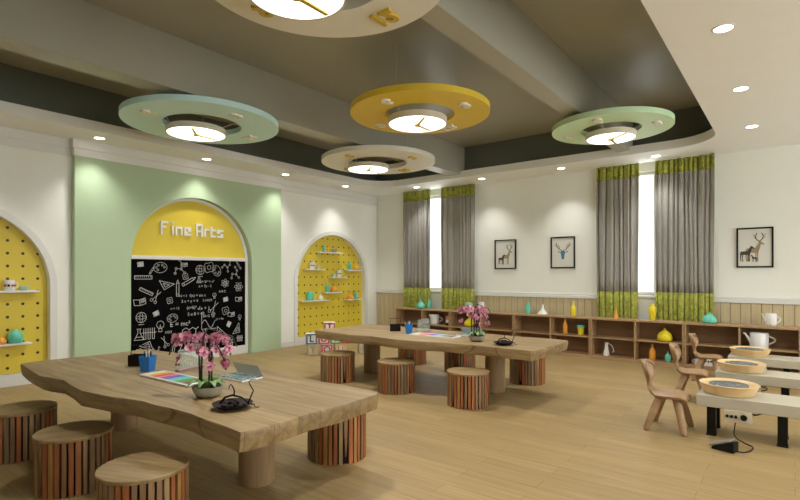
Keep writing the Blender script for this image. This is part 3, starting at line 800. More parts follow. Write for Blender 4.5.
def deer(ox, oz, s, flip, antl):
    f = -1 if flip else 1
    P = lambda pts: [(ox + f * a * s, oz + b * s) for a, b in pts]
    polys = [P([(-.50, .28), (-.42, .42), (.12, .44), (.2, .2), (.05, .12), (-.3, .14), (-.48, .1)]),
             P([(.02, .44), (.2, .75), (.32, .74), (.3, .52), (.2, .2)]), P([(.18, .72), (.24, .86), (.34, .84), (.50, .68), (.47, .62), (.32, .66)]),
             P([(-.48, .14), (-.38, .14), (-.42, -.15), (-.38, -.42), (-.44, -.42), (-.49, -.14)]), P([(-.34, .15), (-.26, .15), (-.3, -.1), (-.27, -.42), (-.33, -.42), (-.36, -.1)]),
             P([(.04, .16), (.12, .16), (.08, -.1), (.09, -.42), (.03, -.42), (.02, -.1)]), P([(.13, .2), (.2, .22), (.18, -.1), (.19, -.42), (.13, -.42), (.13, -.1)])]
    L = []
    if antl:
        for e in (-1, 1):
            L += [(P([(.24, .84), (.24 + e * .16, 1.0), (.24 + e * .2, 1.2), (.24 + e * .12, 1.36)]), .006 + .02 * s), (P([(.24 + e * .16, 1.0), (.24 + e * .3, 1.14)]), .006), (P([(.24 + e * .2, 1.18), (.24 + e * .32, 1.3)]), .006)]
    return polys, L
def art_family(t, w_, h):
    a, la = deer(-.0, -.10, .215, False, True)
    b, lb = deer(-.085, -.12, .165, False, False)
    flat('stag_print', a, INK2, t); flat('antler_print', [], INK, t, la)
    o = MB()
    for p in b: o.prism([(x, z) for x, z in p], -.0165, -.0148, lambda u, v, q: (u, q, v))
    o.build('doe_print', INK, t, smooth=False)
    c, _ = deer(-.01, -.165, .075, True, False)
    o = MB()
    for p in c: o.prism(p, -.0185, -.0168, lambda u, v, q: (u, q, v))
    o.build('fawn_print', INK, t, smooth=False)
def art_pair(t, w_, h):
    a, la = deer(.03, -.10, .20, False, True); b, _ = deer(-.065, -.12, .14, False, False)
    flat('stag_print', a, INK2, t); flat('antler_print', [], INK, t, la)
    o = MB()
    for p in b: o.prism(p, -.0165, -.0148, lambda u, v, q: (u, q, v))
    o.build('doe_print', INK, t, smooth=False)
def art_head(t, w_, h):
    flat('head_print', [[(-.045, .0), (-.02, .03), (.02, .03), (.045, 0), (.03, -.03), (.022, -.10), (.0, -.12), (-.022, -.10), (-.03, -.03)]], plain('blue_watercolour', (.06, .22, .32), .8, noise=.6, nscale=25), t)
    flat('ear_print', [[(-.04, .005), (-.085, .03), (-.075, .0)], [(.04, .005), (.085, .03), (.075, .0)]], plain('violet_watercolour', (.10, .08, .30), .8), t)
    L = []
    for e in (-1, 1):
        L += [([(e * .015, .03), (e * .06, .06), (e * .10, .10), (e * .11, .16)], .012), ([(e * .06, .06), (e * .055, .11)], .008), ([(e * .10, .10), (e * .135, .13)], .008), ([(e * .085, .085), (e * .08, .14)], .008)]
    flat('antler_print', [], plain('rust_ink', (.28, .08, .04), .8), t, L)
picture(-4.345, -3.925, 1.40, 1.93, art_pair, 'black framed picture of a stag and a doe, left of three on the wall')
picture(-3.285, -2.875, 1.405, 1.935, art_head, 'black framed picture of a blue deer head with rust antlers')
picture(-.64, -.225, 1.395, 1.94, art_family, 'black framed deer family picture right of all the curtains')

# ------------------------------------------------------------------ stools
def stool():
    t = empty('slatted_stool')
    R_ = .208; Hs = .34
    MB().lathe([(R_ + .002, Hs - .02), (R_ + .004, Hs - .016), (R_ + .004, Hs - .003), (R_, Hs)], 64).build('seat', M['seat'], t, angle=30)
    MB().cyl((0, 0, 0), R_ - .022, 0.002, Hs - .02, 48).build('core', M['darkwood'], t)
    sl = MB(); rn = random.Random(5); n = 36
    for k in range(n):
        a0 = 2 * PI * k / n; da = 2 * PI / n * rn.uniform(.60, .80) / 2
        wedge = k % 12 == 4
        rows = [(0.0, 1), (.1, 1), (.2, 1), (Hs - .02, 1)]
        if wedge: rows = [(.05, .04), (.12, .5), (.2, .85), (Hs - .02, 1)]
        vs = []; ro, ri_ = R_ + rn.uniform(-.003, .002), R_ - .024
        j = [rn.uniform(-.05, .05) * da for _ in rows]
        for (z, q), jj in zip(rows, j):
            for r_, s in ((ri_, -1), (ro, -1), (ro, 1), (ri_, 1)):
                a = a0 + s * da * q + jj; vs.append((r_ * math.cos(a), r_ * math.sin(a), z))
        fs = []
        for i in range(len(rows) - 1):
            for c_ in range(4): fs.append((i * 4 + c_, i * 4 + (c_ + 1) % 4, i * 4 + 4 + (c_ + 1) % 4, i * 4 + 4 + c_))
        fs += [(3, 2, 1, 0), tuple(range(len(vs) - 4, len(vs)))]
        sl.add(vs, fs)
    sl.build('slat_drum', M['slats'], t, smooth=False)
    return t
ST = [(-4.41, 1.215, 'at the left edge of the photo'), (-3.515, 1.235, 'middle of three before the near table'), (-2.59, 1.222, 'cut by the bottom edge of the photo'), (-2.60, 2.60, 'half under the right end of the near table'),
      (-4.43, 4.44, 'left one in front of the far table'), (-3.51, 4.44, 'middle one in front of the far table'), (-2.58, 4.42, 'right one in front of the far table'),
      (-2.55, 5.77, 'behind the right end of the far table'), (-3.56, 5.88, 'behind the middle of the far table'), (-4.45, 6.0, 'behind the left leg of the far table')]
s0 = None
for i, (x, y, lab) in enumerate(ST):
    o = stool() if s0 is None else copy_tree(s0)
    s0 = s0 or o
    o.location = (x, y, 0); o.rotation_euler.z = 1.9 + (i * 2.39996 if i != 3 else 3.2)
    tag(o, 'round drum stool of coloured wooden slats, ' + lab, 'stool', 'slatted drum stools')

# ------------------------------------------------------------------ live-edge tables
TH = .58
def big_table():
    t = empty('live_edge_table')
    front = [(-4.93, 1.345), (-4.78, 1.325), (-4.55, 1.30), (-4.24, 1.262), (-4.10, 1.285), (-3.93, 1.315), (-3.72, 1.285), (-3.49, 1.262), (-3.32, 1.285), (-3.17, 1.31), (-3.03, 1.35), (-2.93, 1.372),
             (-2.78, 1.375), (-2.62, 1.395), (-2.46, 1.402), (-2.30, 1.388), (-2.14, 1.386), (-1.995, 1.378)]
    right = [(-1.975, 1.42), (-1.965, 1.6), (-1.985, 1.8), (-1.96, 2.0), (-1.975, 2.2), (-1.985, 2.335)]
    back = [(-2.02, 2.372), (-2.3, 2.385), (-2.6, 2.36), (-2.9, 2.38), (-3.2, 2.41), (-3.6, 2.37), (-4.0, 2.40), (-4.4, 2.42), (-4.7, 2.385), (-4.9, 2.38)]
    left = [(-4.95, 2.32), (-4.92, 2.0), (-4.95, 1.7), (-4.97, 1.45)]
    P = front + right + back + left
    cx0, cy0 = -3.46, 1.86
    P = [(a - cx0, b - cy0) for a, b in P]; n = len(P)
    rn = random.Random(9)
    rings = [(-.10, .982, 0), (-.096, .990, .010), (-.055, .997, .008), (-.012, 1.0, .004), (0, .997, 0)]
    vs = []
    jit = [rn.uniform(-1, 1) for _ in P]
    for z, s, j in rings:
        for k, (a, b) in enumerate(P):
            d = 1 if k < len(front) - 1 or len(front) + len(right) <= k < len(front) + len(right) + len(back) else .2
            dx, dy = (1 - s) * 1.47, (1 - s) * 1.47
            vs.append((a - math.copysign(min(abs(a), dx * (abs(a) / 1.47) ** 3), a), b - math.copysign(dy * .9 * d * (abs(b) / .55), b) + j * jit[k] * d, TH + z))
    fs = [tuple(reversed(range(n))), tuple(range((len(rings) - 1) * n, len(rings) * n))]
    for i in range(len(rings) - 1):
        for k in range(n): fs.append((i * n + k, i * n + (k + 1) % n, (i + 1) * n + (k + 1) % n, (i + 1) * n + k))
    MB().add(vs, fs).build('tabletop', M['table'], t, angle=50)
    for x in (-2.675, -4.49):
        MB().lathe([(.108, 0), (.11, .01), (.11, TH - .1)], 40, (x - cx0, 1.965 - cy0, 0)).build('leg', M['table_leg'], t, angle=40)
    return t, cx0, cy0
tb, TCX, TCY = big_table()
tb.location = (TCX, TCY, 0); tag(tb, 'long wavy-edged wooden table in the foreground', 'table', 'live-edge wooden tables')
TOFF = (.04, 3.14)
tb2 = copy_tree(tb); tb2.location = (TCX + TOFF[0], TCY + TOFF[1], 0); tb2['label'] = 'long wavy-edged wooden table in the middle of the room'

# --- things on the tables: each built once near, copied far
pairs = []
def both(o, near, far, off=TOFF, rot=0):
    c = copy_tree(o); c.location = (o.location.x + off[0], o.location.y + off[1], o.location.z); c.rotation_euler.z += rot
    o['label'] = near; c['label'] = far
    return c
# orchid
UX, UY = math.cos(YAW), math.sin(YAW)
def orchid():
    t = empty('potted_orchid', (-2.735, 1.665, TH)); tag(t, 'x', 'potted plant')
    MB().lathe([(.04, 0), (.065, .008), (.084, .04), (.09, .065), (.083, .065), (.077, .052)], 36).build('pot', M['stone'], t, angle=50)
    MB().cyl((0, 0, 0), .079, .04, .055, 28).build('soil', M['branch'], t)
    rn = random.Random(4)
    lf = M['leaf']
    for k in range(9):
        a = k * .72 + .3; L = rn.uniform(.07, .11); wd = .024; vs = []; fs = []
        for i in range(7):
            q = i / 6; r_ = .02 + L * q; z = .06 + .05 * math.sin(q * 2.6) - .015 * q; ww = wd * math.sin(PI * min(.98, q * .85 + .12))
            for s in (-1, 0, 1):
                vs.append((r_ * math.cos(a) - s * ww * math.sin(a), r_ * math.sin(a) + s * ww * math.cos(a), z + abs(s) * .006))
        for i in range(6):
            for s in (0, 1): b_ = i * 3 + s; fs.append((b_, b_ + 1, b_ + 4, b_ + 3))
        o = MB().add(vs, fs).build('leaf', lf, t, angle=180); sm = o.modifiers.new('thick', 'SOLIDIFY'); sm.thickness = .002
    def W(u, z, d=0): return Vector((u * UX - d * UY, u * UY + d * UX, z))
    stems = [[W(-.05, .05, .01), W(-.055, .2, .01), W(-.05, .33, 0), W(-.1, .365, -.02), W(-.17, .35, -.03), W(-.2, .30, -.03), W(-.215, .25, -.03)],
             [W(-.03, .05, -.02), W(-.03, .2, -.02), W(-.02, .36, -.01), W(0, .40, 0), W(.05, .385, .02), W(.1, .35, .03)],
             [W(.0, .05, .02), W(.0, .2, .02), W(.005, .34, .0), W(.04, .33, 0), W(.08, .27, -.02), W(.115, .2, -.03)],
             [W(.025, .05, -.01), W(.025, .22, -.01), W(.02, .33, .02), W(.06, .37, .04), W(.13, .35, .04), W(.16, .29, .03)]]
    sm_ = plain('orchid_stem', (.035, .02, .018), .5)
    for s in stems: MB().tube(s, [.0062] * 3 + [.004] * (len(s) - 3), 6).build('stem', sm_, t, angle=180)
    m, nt_, b = new_mat('orchid_petal')
    g = nt_.nodes.new('ShaderNodeNewGeometry')
    r_ = ramp(nt_, g.outputs['Random Per Island'], [(0, (.40, .09, .19)), (.5, (.52, .19, .28)), (1, (.62, .34, .37))])
    nt_.links.new(r_.outputs['Color'], b.inputs['Base Color']); b.inputs['Roughness'].default_value = .5
    b.inputs['Subsurface Weight'].default_value = .0
    fl = MB(); 
    for k in range(5):
        a = k * 2 * PI / 5 + PI / 2; L, wd = (.026, .013) if k % 2 else (.024, .009)
        c_, s_ = math.cos(a), math.sin(a)
        pts = [(0, 0, 0), (.4, .8, .2), (.75, 1, .25), (1, .35, .1), (1.05, 0, 0), (1, -.35, .1), (.75, -1, .25), (.4, -.8, .2), (.6, 0, .5)]
        vs = [(c_ * p * L - s_ * q * wd, h_ * .012 , s_ * p * L + c_ * q * wd) for p, q, h_ in pts]
        fl.add(vs, [(8, i, (i + 1) % 8) for i in range(8)])
    base = fl.build('flower', m, t, angle=180)
    lip = MB().lathe([(.0015, 0), (.006, .003), (.005, .008), (.001, .011)], 8).build('lip', plain('orchid_lip', (.5, .05, .16), .5), base)
    lip.rotation_euler.x = PI / 2
    pos = [(100, 105), (130, 88), (185, 80), (240, 100), (225, 155), (300, 90), (345, 100), (385, 95), (455, 100), (440, 120), (300, 160), (320, 215), (350, 250), (375, 285), (470, 175), (450, 205), (470, 268),
           (130, 235), (400, 170), (425, 105), (265, 85), (210, 75), (365, 120), (280, 190), (160, 100), (330, 190), (405, 80), (115, 120)]
    for k, (a, b_) in enumerate(pos):
        px, py = 165 + a / 7.14, 325 + b_ / 7.14
        u = (px - 212) * 2.98 / 507; z = 1.3 - (py - 274.5) * 2.98 / 507 - TH
        o = base if k == 0 else copy_tree(base)
        o.parent = t; o.location = W(u, z, rn.uniform(-.05, .05)); o.rotation_euler = (rn.uniform(-.6, .4), rn.uniform(-.5, .5), YAW + rn.uniform(-1.0, 1.0) + PI * 0)
        sc_ = rn.uniform(1.0, 1.35); o.scale = (sc_, sc_, sc_)
    bud = None
    for a, b_ in ((95, 290), (135, 285), (460, 318), (438, 296), (345, 325), (490, 212), (275, 60)):
        px, py = 165 + a / 7.14, 325 + b_ / 7.14
        u = (px - 212) * 2.98 / 507; z = 1.3 - (py - 274.5) * 2.98 / 507 - TH
        if bud is None: bud = MB().lathe([(.001, -.009), (.006, -.004), (.0065, .002), (.002, .009)], 10).build('bud', plain('orchid_bud', (.16, .05, .07), .5), t); o = bud
        else: o = bud.copy(); COL.objects.link(o)
        o.parent = t; o.location = W(u, z, rn.uniform(-.03, .03))
    return t
both(orchid(), 'pink orchid with four dark stems in a grey stone bowl on the near table', 'pink orchid in a grey stone bowl on the far table', off=(.03, 3.15))
# dark dish with twisted driftwood
def dish():
    t = empty('driftwood_dish', (-2.39, 1.60, TH)); tag(t, 'x', 'dish'); t.scale = (.83, .83, .83)
    MB().lathe([(.05, 0), (.085, .008), (.122, .03), (.128, .036), (.12, .034), (.08, .014), (.04, .012)], 40).build('dish', M['branch'], t, angle=50)
    W = lambda u, z, d=0: (u * UX - d * UY, u * UY + d * UX, z)
    rn = random.Random(2)
    for k in range(12):
        a = k * .55; r_ = rn.uniform(.02, .085)
        MB().lathe([(.004, .015), (.016, .02), (.017, .03), (.005, .038)], 8, (r_ * math.cos(a), r_ * math.sin(a), 0)).build('pebble', M['branch'], t)
    for pts, r_ in (([W(-.08, .03), W(-.05, .07), W(0, .085), (W(.06, .07)), W(.10, .035)], .009), ([W(.01, .08), W(.012, .115), W(-.002, .145), W(-.012, .155), W(-.022, .14), W(-.024, .125)], .005),
                    ([W(.10, .03), W(.125, .09), W(.135, .115), W(.115, .15), W(.105, .17), W(.12, .185), W(.15, .19)], .005), ([W(.10, .03), W(.14, .025), W(.145, .008), W(.165, .006), W(.175, .012)], .005),
                    ([W(-.03, .05, .03), W(.02, .06, -.03), W(.06, .045, -.05)], .007)):
        MB().tube(pts, [r_ * (1 - .6 * i / len(pts)) for i in range(len(pts))], 7).build('twisted_branch', M['branch'], t, angle=180)
    return t
both(dish(), 'dark dish with curling twisted branches on the near table, beside the orchid bowl', 'dark dish with twisted branches near the right end of the far table')
# paint tray
t = empty('paint_tray', (-3.37, 1.80, TH), .03); tag(t, 'x', 'paint tray')
tm = MB(); tm.box(-.30, .30, -.095, .095, 0, .006); tm.box(-.30, .30, -.095, -.075, .006, .014); tm.box(-.30, .30, .075, .095, .006, .014); tm.box(-.30, -.25, -.075, .075, .006, .014); tm.box(.27, .30, -.075, .075, .006, .014)
tm.build('tray', M['white'], t, bevel=.002)
for k, c in enumerate([(.75, .45, .03), (.72, .22, .02), (.55, .04, .02), (.70, .20, .22), (.35, .04, .30), (.10, .05, .38), (.08, .32, .62), (.10, .55, .52), (.05, .42, .08), (.04, .22, .05), (.20, .11, .05), (.02, .02, .02)]):
    x = -.245 + k * .0425
    MB().box(x, x + .039, -.073, .073, .006, .012).build('paint_block', plain('paint_colour', c, .5), t)
both(t, 'white tray of rainbow paint blocks on the near table', 'white tray of rainbow paint blocks on the far table')
# blue pencil basket
t = empty('pencil_basket', (-3.815, 1.83, TH), .5); t.scale = (.62, .62, 1.0); tag(t, 'x', 'pencil holder')
bs = MB(); q0, q1 = .055, .07; hb = .11
for s in (0, 1, 2, 3):
    a = s * PI / 2; c_, s_ = math.cos(a), math.sin(a)
    R2 = lambda x, y, z: (x * c_ - y * s_, x * s_ + y * c_, z)
    nseg = 7; pr_ = []
    for i in range(nseg * 2 + 1):
        u = -1 + i / nseg; pr_.append((u, hb + (.008 if i % 2 else -.006)))
    top = [R2(u * q1, -q1, z) for u, z in pr_]; bot = [R2(u * q0, -q0, 0.0) for u, z in pr_]
    n_ = len(top); bs.add(top + bot, [(i, i + 1, n_ + i + 1, n_ + i) for i in range(n_ - 1)])
bs.box(-q0, q0, -q0, q0, 0.0, .004)
o = bs.build('basket', M['blue'], t, smooth=False); sm = o.modifiers.new('thick', 'SOLIDIFY'); sm.thickness = .003
for k, (x, y, a, c) in enumerate([(-.03, .0, -.12, M['black']), (-.015, .03, .1, M['white']), (.03, -.02, .15, M['black']), (.035, .03, -.05, M['blue']), (0, -.03, .05, M['white'])]):
    p = MB(); p.tube([(x, y, .005), (x + a * .13, y, .135)], .006, 8); p.tube([(x + a * .13, y, .135), (x + a * .16, y, .152)], [.006, .002], 8); p.build('pen', c, t)
both(t, 'blue basket of pens on the near table', 'blue basket of pens on the far table', off=(.09, 3.13))
# black caddy
t = empty('handled_caddy', (-4.10, 1.90, TH), .66); t.scale = (.8, .8, .95); tag(t, 'x', 'caddy')
cd = MB(); a_, b_, hh = .085, .055, .09
cd.box(-a_, a_, -b_, -b_ + .006, 0, hh); cd.box(-a_, a_, b_ - .006, b_, 0, hh); cd.box(-a_, -a_ + .006, -b_ + .006, b_ - .006, 0, hh); cd.box(a_ - .006, a_, -b_ + .006, b_ - .006, 0, hh); cd.box(-a_ + .006, a_ - .006, -b_ + .006, b_ - .006, 0, .006)
cd.build('box', M['darkwood'], t, bevel=.001)
MB().tube([(-a_ + .004, 0, hh * .5), (-a_ + .004, 0, .168), (a_ - .004, 0, .168), (a_ - .004, 0, hh * .5)], .004, 6).build('handle', M['darkwood'], t)
both(t, 'dark open caddy with a thin handle on the near table, behind the pens', 'dark open caddy with a thin handle at the left of the far table', off=(.075, 3.17))
# frosted panel on a foot
t = empty('frosted_stand', (-3.62, 2.06, TH), 1.85); tag(t, 'x', 'display stand')
MB().box(-.13, .13, -.02, .02, 0, .018).build('foot', plain('mauve_wood', (.32, .20, .17), .5), t, bevel=.003)
gp = MB(); gp.prism([(-.125, .018), (.125, .018), (.125, .15), (.11, .165), (-.11, .165), (-.125, .15)], -.004, .004, lambda u, v, w_: (u, w_, v))
gp.build('pane', clear('frosted_pane', (.45, .55, .50), .28, .35), t)
both(t, 'small frosted clear panel on a mauve foot on the near table', 'small frosted clear panel standing on the far table', off=(-.04, 3.12), rot=-.3)
# bead case with a lifted lid
t = empty('bead_case', (-3.05, 2.10, TH), .03); t.scale = (.95, .95, 1); tag(t, 'x', 'case')
def mosaic():
    m, nt_, b = new_mat('bead_mosaic'); mp = mapping(nt_, (55, 55, 55)); v = nt_.nodes.new('ShaderNodeTexVoronoi'); v.inputs['Scale'].default_value = 1
    nt_.links.new(mp.outputs['Vector'], v.inputs['Vector'])
    r_ = ramp(nt_, v.outputs['Color'], [(0, (.02, .03, .04)), (.35, (.06, .16, .17)), (.6, (.35, .42, .42)), (1, (.6, .62, .6))]); r_.color_ramp.interpolation = 'CONSTANT'
    nt_.links.new(r_.outputs['Color'], b.inputs['Base Color']); b.inputs['Roughness'].default_value = .35; return m
MB().box(-.15, .15, -.09, .09, 0, .010).build('base', M['white'], t, bevel=.002)
MB().box(-.142, .142, -.083, .083, .010, .014).build('bead_tray', mosaic(), t)
ldm = MB(); ldm.add([(-.15, .09, .012), (.15, .09, .012), (.115, .07, .085), (-.19, .07, .085), (-.15, .094, .012), (.15, .094, .012), (.115, .074, .085), (-.19, .074, .085)], [(0, 1, 2, 3), (7, 6, 5, 4), (0, 4, 5, 1), (1, 5, 6, 2), (2, 6, 7, 3), (3, 7, 4, 0)])
ldm.build('lid', clear('clear_lid', (.42, .50, .48), .55, .25), t, smooth=False)
both(t, 'flat case of grey and teal beads with a clear lifted lid on the near table', 'flat case with a clear lifted lid on the far table', off=(.02, 3.14))

# ------------------------------------------------------------------ children's chairs
def chair():
    t = empty('child_chair')
    # faces +x; seat about .30 square, shell back joined by a narrow waist
    sh = MB(); prof = []
    cols = 9
    #   (x, z, half-width)
    SX = lambda x: x * .90 - (.02 if x > .1 else 0)
    spine = [(.155, .272, .105), (.15, .288, .125), (.125, .298, .145), (.05, .300, .155), (-.04, .295, .15), (-.10, .292, .125), (-.14, .298, .095), (-.168, .318, .060), (-.185, .350, .046),
             (-.195, .385, .052), (-.203, .42, .088), (-.213, .46, .130), (-.224, .50, .145), (-.236, .54, .140), (-.245, .568, .115), (-.250, .583, .070)]
    vs = []; fs = []
    for x, z, hw in spine:
        for k in range(cols):
            q = -1 + 2 * k / (cols - 1)
            curve = .06 * (q * q) * min(1, max(0, (z - .36) / .08))
            dz = -.012 * q * q * (1 if z < .31 and x > -.12 else 0)
            vs.append((SX(x) + curve, hw * math.sin(q * PI / 2) * .95, z * .96 + dz))
    for i in range(len(spine) - 1):
        for k in range(cols - 1): a = i * cols + k; fs.append((a, a + 1, a + cols + 1, a + cols))
    o = sh.add(vs, fs).build('seat_shell', M['chair'], t, angle=180, fix=True)
    s_ = o.modifiers.new('thick', 'SOLIDIFY'); s_.thickness = .026; s_.offset = -1 if True else 1
    b_ = o.modifiers.new('bev', 'BEVEL'); b_.width = .010; b_.segments = 3; b_.limit_method = 'ANGLE'; b_.angle_limit = .6
    for sx, sy in ((1, 1), (1, -1), (-1, 1), (-1, -1)):
        tp = (.065 if sx > 0 else -.065, .075 * sy, .262); ft = (.13 if sx > 0 else -.145, .165 * sy, .022)
        MB().tube([tp, ((tp[0] + ft[0]) / 2, (tp[1] + ft[1]) / 2, .15), (ft[0], ft[1], .02), (ft[0] + .002 * sx, ft[1] + .002 * sy, .006), (ft[0], ft[1], .0)], [.034, .031, .026, .024, .012], 18).build('leg', M['chair'], t, angle=60)
    return t
c0 = chair(); c0.location = (-.835, 4.785, 0)
tag(c0, 'small wooden child chair, nearest of three at the pottery wheels', 'chair', 'small wooden chairs at the pottery wheels')
c1 = copy_tree(c0); c1.location = (-.835, 6.03, 0); c1['label'] = 'small wooden child chair, middle of three at the pottery wheels'
c2 = copy_tree(c0); c2.location = (-.835, 7.27, 0); c2['label'] = 'small wooden child chair, rearmost of three, closest to the bookcases'

# ------------------------------------------------------------------ pottery wheel benches
def bench():
    t = empty('wheel_bench')                       # origin: front left corner on the floor
    L, D = .78, .40
    MB().box(0, L, 0, D, .235, .325).build('tabletop', M['deskwhite'], t, bevel=.004)
    for x in (.07, .53):
        for y in (.03, D - .11):
            lg = MB(); lg.box(x, x + .062, y, y + .062, .0, .235); lg.box(x - .005, x + .067, y - .005, y + .067, 0, .012)
            lg.build('leg', M['black'], t, bevel=.002)
    bx_ = MB().box(.19, .375, -.004, .10, .14, .235).build('control_box', M['cream'], t, bevel=.003)
    for x, r_ in ((.213, .011), (.242, .011), (.271, .011), (.322, .023)):
        k = MB().tube([(x, -.004, .187), (x, -.022, .187)], [r_, r_ * .9], 20).build('knob' if r_ < .02 else 'dial', M['black'], bx_)
    MB().tube([(.375, .03, .22), (.395, .02, .215), (.415, .02, .225)], .004, 6).build('cable_stub', M['black'], bx_)
    return t
def wheel(label):
    t = empty('pottery_wheel'); tag(t, label, 'pottery wheel', 'pottery wheels on the benches')
    MB().lathe([(.165, 0), (.185, .004), (.218, .095), (.222, .104), (.215, .107), (.206, .100), (.178, .062), (.10, .058)], 56, cap=True).build('splash_pan', M['pan'], t, angle=35)
    MB().lathe([(.04, .058), (.04, .075), (.145, .075), (.148, .079), (.148, .092), (.144, .095)], 48).build('wheel_head', M['steel'], t, angle=35)
    gr = MB()
    for r_ in (.05, .10, .135): gr.lathe([(r_ - .002, .095), (r_ - .002, .0963), (r_ + .002, .0963), (r_ + .002, .095)], 48, cap=False)
    gr.build('groove_rings', M['black'], t)
    return t
def pedal(label):
    t = empty('foot_pedal'); tag(t, label, 'foot pedal', 'foot pedals of the pottery wheels')
    body = MB(); body.prism([(-.085, 0), (.085, 0), (.085, .075), (-.085, .02)], -.05, .05, lambda u, v, w_: (u, w_, v)); body.build('body', M['black'], t, bevel=.004)
    pl = MB(); pl.prism([(-.10, .022), (.06, .078), (.057, .09), (-.103, .034)], -.055, .055, lambda u, v, w_: (u, w_, v)); pl.build('tread', plain('grey_tread', (.22, .20, .17), .5), t, bevel=.002)
    return t
BN = ['nearest', 'middle', 'rearmost']
bench0 = wheel0 = ped0 = cord0 = None
for i, nm in enumerate(BN):
    y = 4.745 + 1.235 * i
    b = bench() if bench0 is None else copy_tree(bench0); bench0 = bench0 or b
    b.location = (-.635, y, 0)
    tag(b, 'low cream bench on black legs with a knobbed control box, %s of three' % nm, 'bench', 'low benches carrying the pottery wheels')
    wl_ = 'tan pottery wheel pan with a grey disc on the %s cream bench' % nm
    wh = wheel(wl_) if wheel0 is None else copy_tree(wheel0); wheel0 = wheel0 or wh
    wh['label'] = wl_; wh.location = (-.43, y + .205, .325); wh.scale = (.95, .95, .8)
    pl_ = 'black wedge foot pedal on the floor before the nearest bench' if i == 0 else 'black wedge foot pedal under the %s bench, mostly hidden' % nm
    pd = pedal(pl_) if ped0 is None else copy_tree(ped0); ped0 = ped0 or pd
    pd['label'] = pl_; pd.scale = (.86, 1, 1); pd.location = (-.41, y - .30, 0); pd.rotation_euler.z = -.25
    cx, cy = -.635, y
    cl_ = 'thin black cord looping from the nearest control box to its pedal' if i == 0 else 'thin black cord from the %s control box to its pedal' % nm
    pts = [(.265, .02, .137), (.26, .015, .09), (.258, .0, .05), (.28, -.03, .025), (.34, -.07, .008), (.385, -.12, .006), (.38, -.22, .006), (.345, -.30, .007), (.30, -.325, .012)]
    from_ = [Vector(p) for p in pts]; fine = []
    for k in range(len(from_) - 1):
        p0 = from_[max(k - 1, 0)]; p1 = from_[k]; p2 = from_[k + 1]; p3 = from_[min(k + 2, len(from_) - 1)]
        for j in range(4):
            q = j / 4; fine.append(.5 * ((2 * p1) + (p2 - p0) * q + (2 * p0 - 5 * p1 + 4 * p2 - p3) * q * q + (3 * p1 - p0 - 3 * p2 + p3) * q ** 3))
    fine.append(from_[-1])
    if cord0 is None: cord0 = MB().tube(fine, .0045, 6).build('power_cord', M['black'], loc=(cx, cy, 0), angle=180); o = cord0
    else: o = cord0.copy(); COL.objects.link(o); o.location = (cx, cy, 0)
    tag(o, cl_, 'cord', 'cords of the pottery wheels')

# ------------------------------------------------------------------ alphabet blocks
BS = .175
def block(ch_, col, face, u, lvl, label, natural=False, depth_off=0):
    a = PI / 4 + .08
    o0 = Vector((-6.09, 5.56, 0)); d = Vector((math.cos(a), math.sin(a), 0)); nrm = Vector((d.y, -d.x, 0))
    p = o0 + d * u - nrm * (BS / 2 + depth_off); p.z = lvl * (BS + .001)
    t = empty('alphabet_block', p, a); tag(t, label, 'toy block', 'alphabet blocks')
    h = BS / 2
    MB().box(-h, h, -h, h, 0, BS).build('cube', face, t, bevel=.006)
    fr = MB(); w_ = .018
    for r in range(4):
        c_, s_ = math.cos(r * PI / 2), math.sin(r * PI / 2)
        def T(u, v, q): return (u * c_ + (h + q) * s_ * 1 if False else u * c_ - (-(h + q)) * s_, u * s_ + (-(h + q)) * c_, v)
        i_ = h - .006
        for q in ([(-i_, .006), (i_, .006), (i_, .006 + w_), (-i_, .006 + w_)], [(-i_, BS - .006 - w_), (i_, BS - .006 - w_), (i_, BS - .006), (-i_, BS - .006)],
                  [(-i_, .006 + w_), (-i_ + w_, .006 + w_), (-i_ + w_, BS - .006 - w_), (-i_, BS - .006 - w_)], [(i_ - w_, .006 + w_), (i_, .006 + w_), (i_, BS - .006 - w_), (i_ - w_, BS - .006 - w_)]):
            fr.prism(q, .0, .003, T)
    fr.build('border', col, t, smooth=False)
    V, F = glyphs(ch_, .145, .004, .003)
    if ch_ in 'IL':                                   # slab serifs
        for u0, u1, v0, v1 in (((-.035, .035, .050, .064), (-.035, .035, -.064, -.050), (-.011, .011, -.05, .05)) if ch_ == 'I' else ((-.055, .0, .048, .060),)):
            n0 = len(V); V = list(V) + [Vector((a_, b_, 0)) for a_, b_ in ((u0, v0), (u1, v0), (u1, v1), (u0, v1))]; F = list(F) + [(n0, n0 + 1, n0 + 2, n0 + 3)]
    lt = MB(); lt.add([(v.x, -(h + .003), v.y + BS / 2) for v in V], F); lt.add([((h + .003), v.x, v.y + BS / 2) for v in V], F); lt.add([(-(h + .003), -v.x, v.y + BS / 2) for v in V], F)
    lt.build('letter_print', col, t, smooth=False)
pf = plain('block_cream', (.66, .66, .60), .5); pn = plain('block_pine', (.60, .46, .24), .5); lg_ = plain('letter_grey', (.42, .40, .32), .5)
cb_ = plain('block_blue', (.015, .10, .20), .5); crd = plain('block_red', (.55, .03, .035), .5); cgn = plain('block_green', (.03, .33, .06), .5); cpk = plain('block_crimson', (.60, .04, .10), .5)
cor = plain('block_orange', (.66, .34, .08), .5)
B_ = BS + .006
block('Y', lg_, pn, -.01, 0, 'plain pine alphabet block with a pale Y, under the blue L block')
block('O', cpk, pf, B_ + .035, 0, 'red bordered alphabet block with an O on the floor')
block('U', cor, pf, 2 * B_ + .07, 0, 'orange bordered alphabet block on the floor, right of the red O block')
block('C', lg_, pn, 3 * B_ + .28, 0, 'plain pine alphabet block standing apart at right, seen beside the table leg')
block('L', cb_, pf, -.03, 1, 'blue bordered alphabet block with an L at the left of the stack')
block('O', cpk, pf, B_ - .015, 1, 'crimson bordered alphabet block next to the blue L, half hidden by the table')
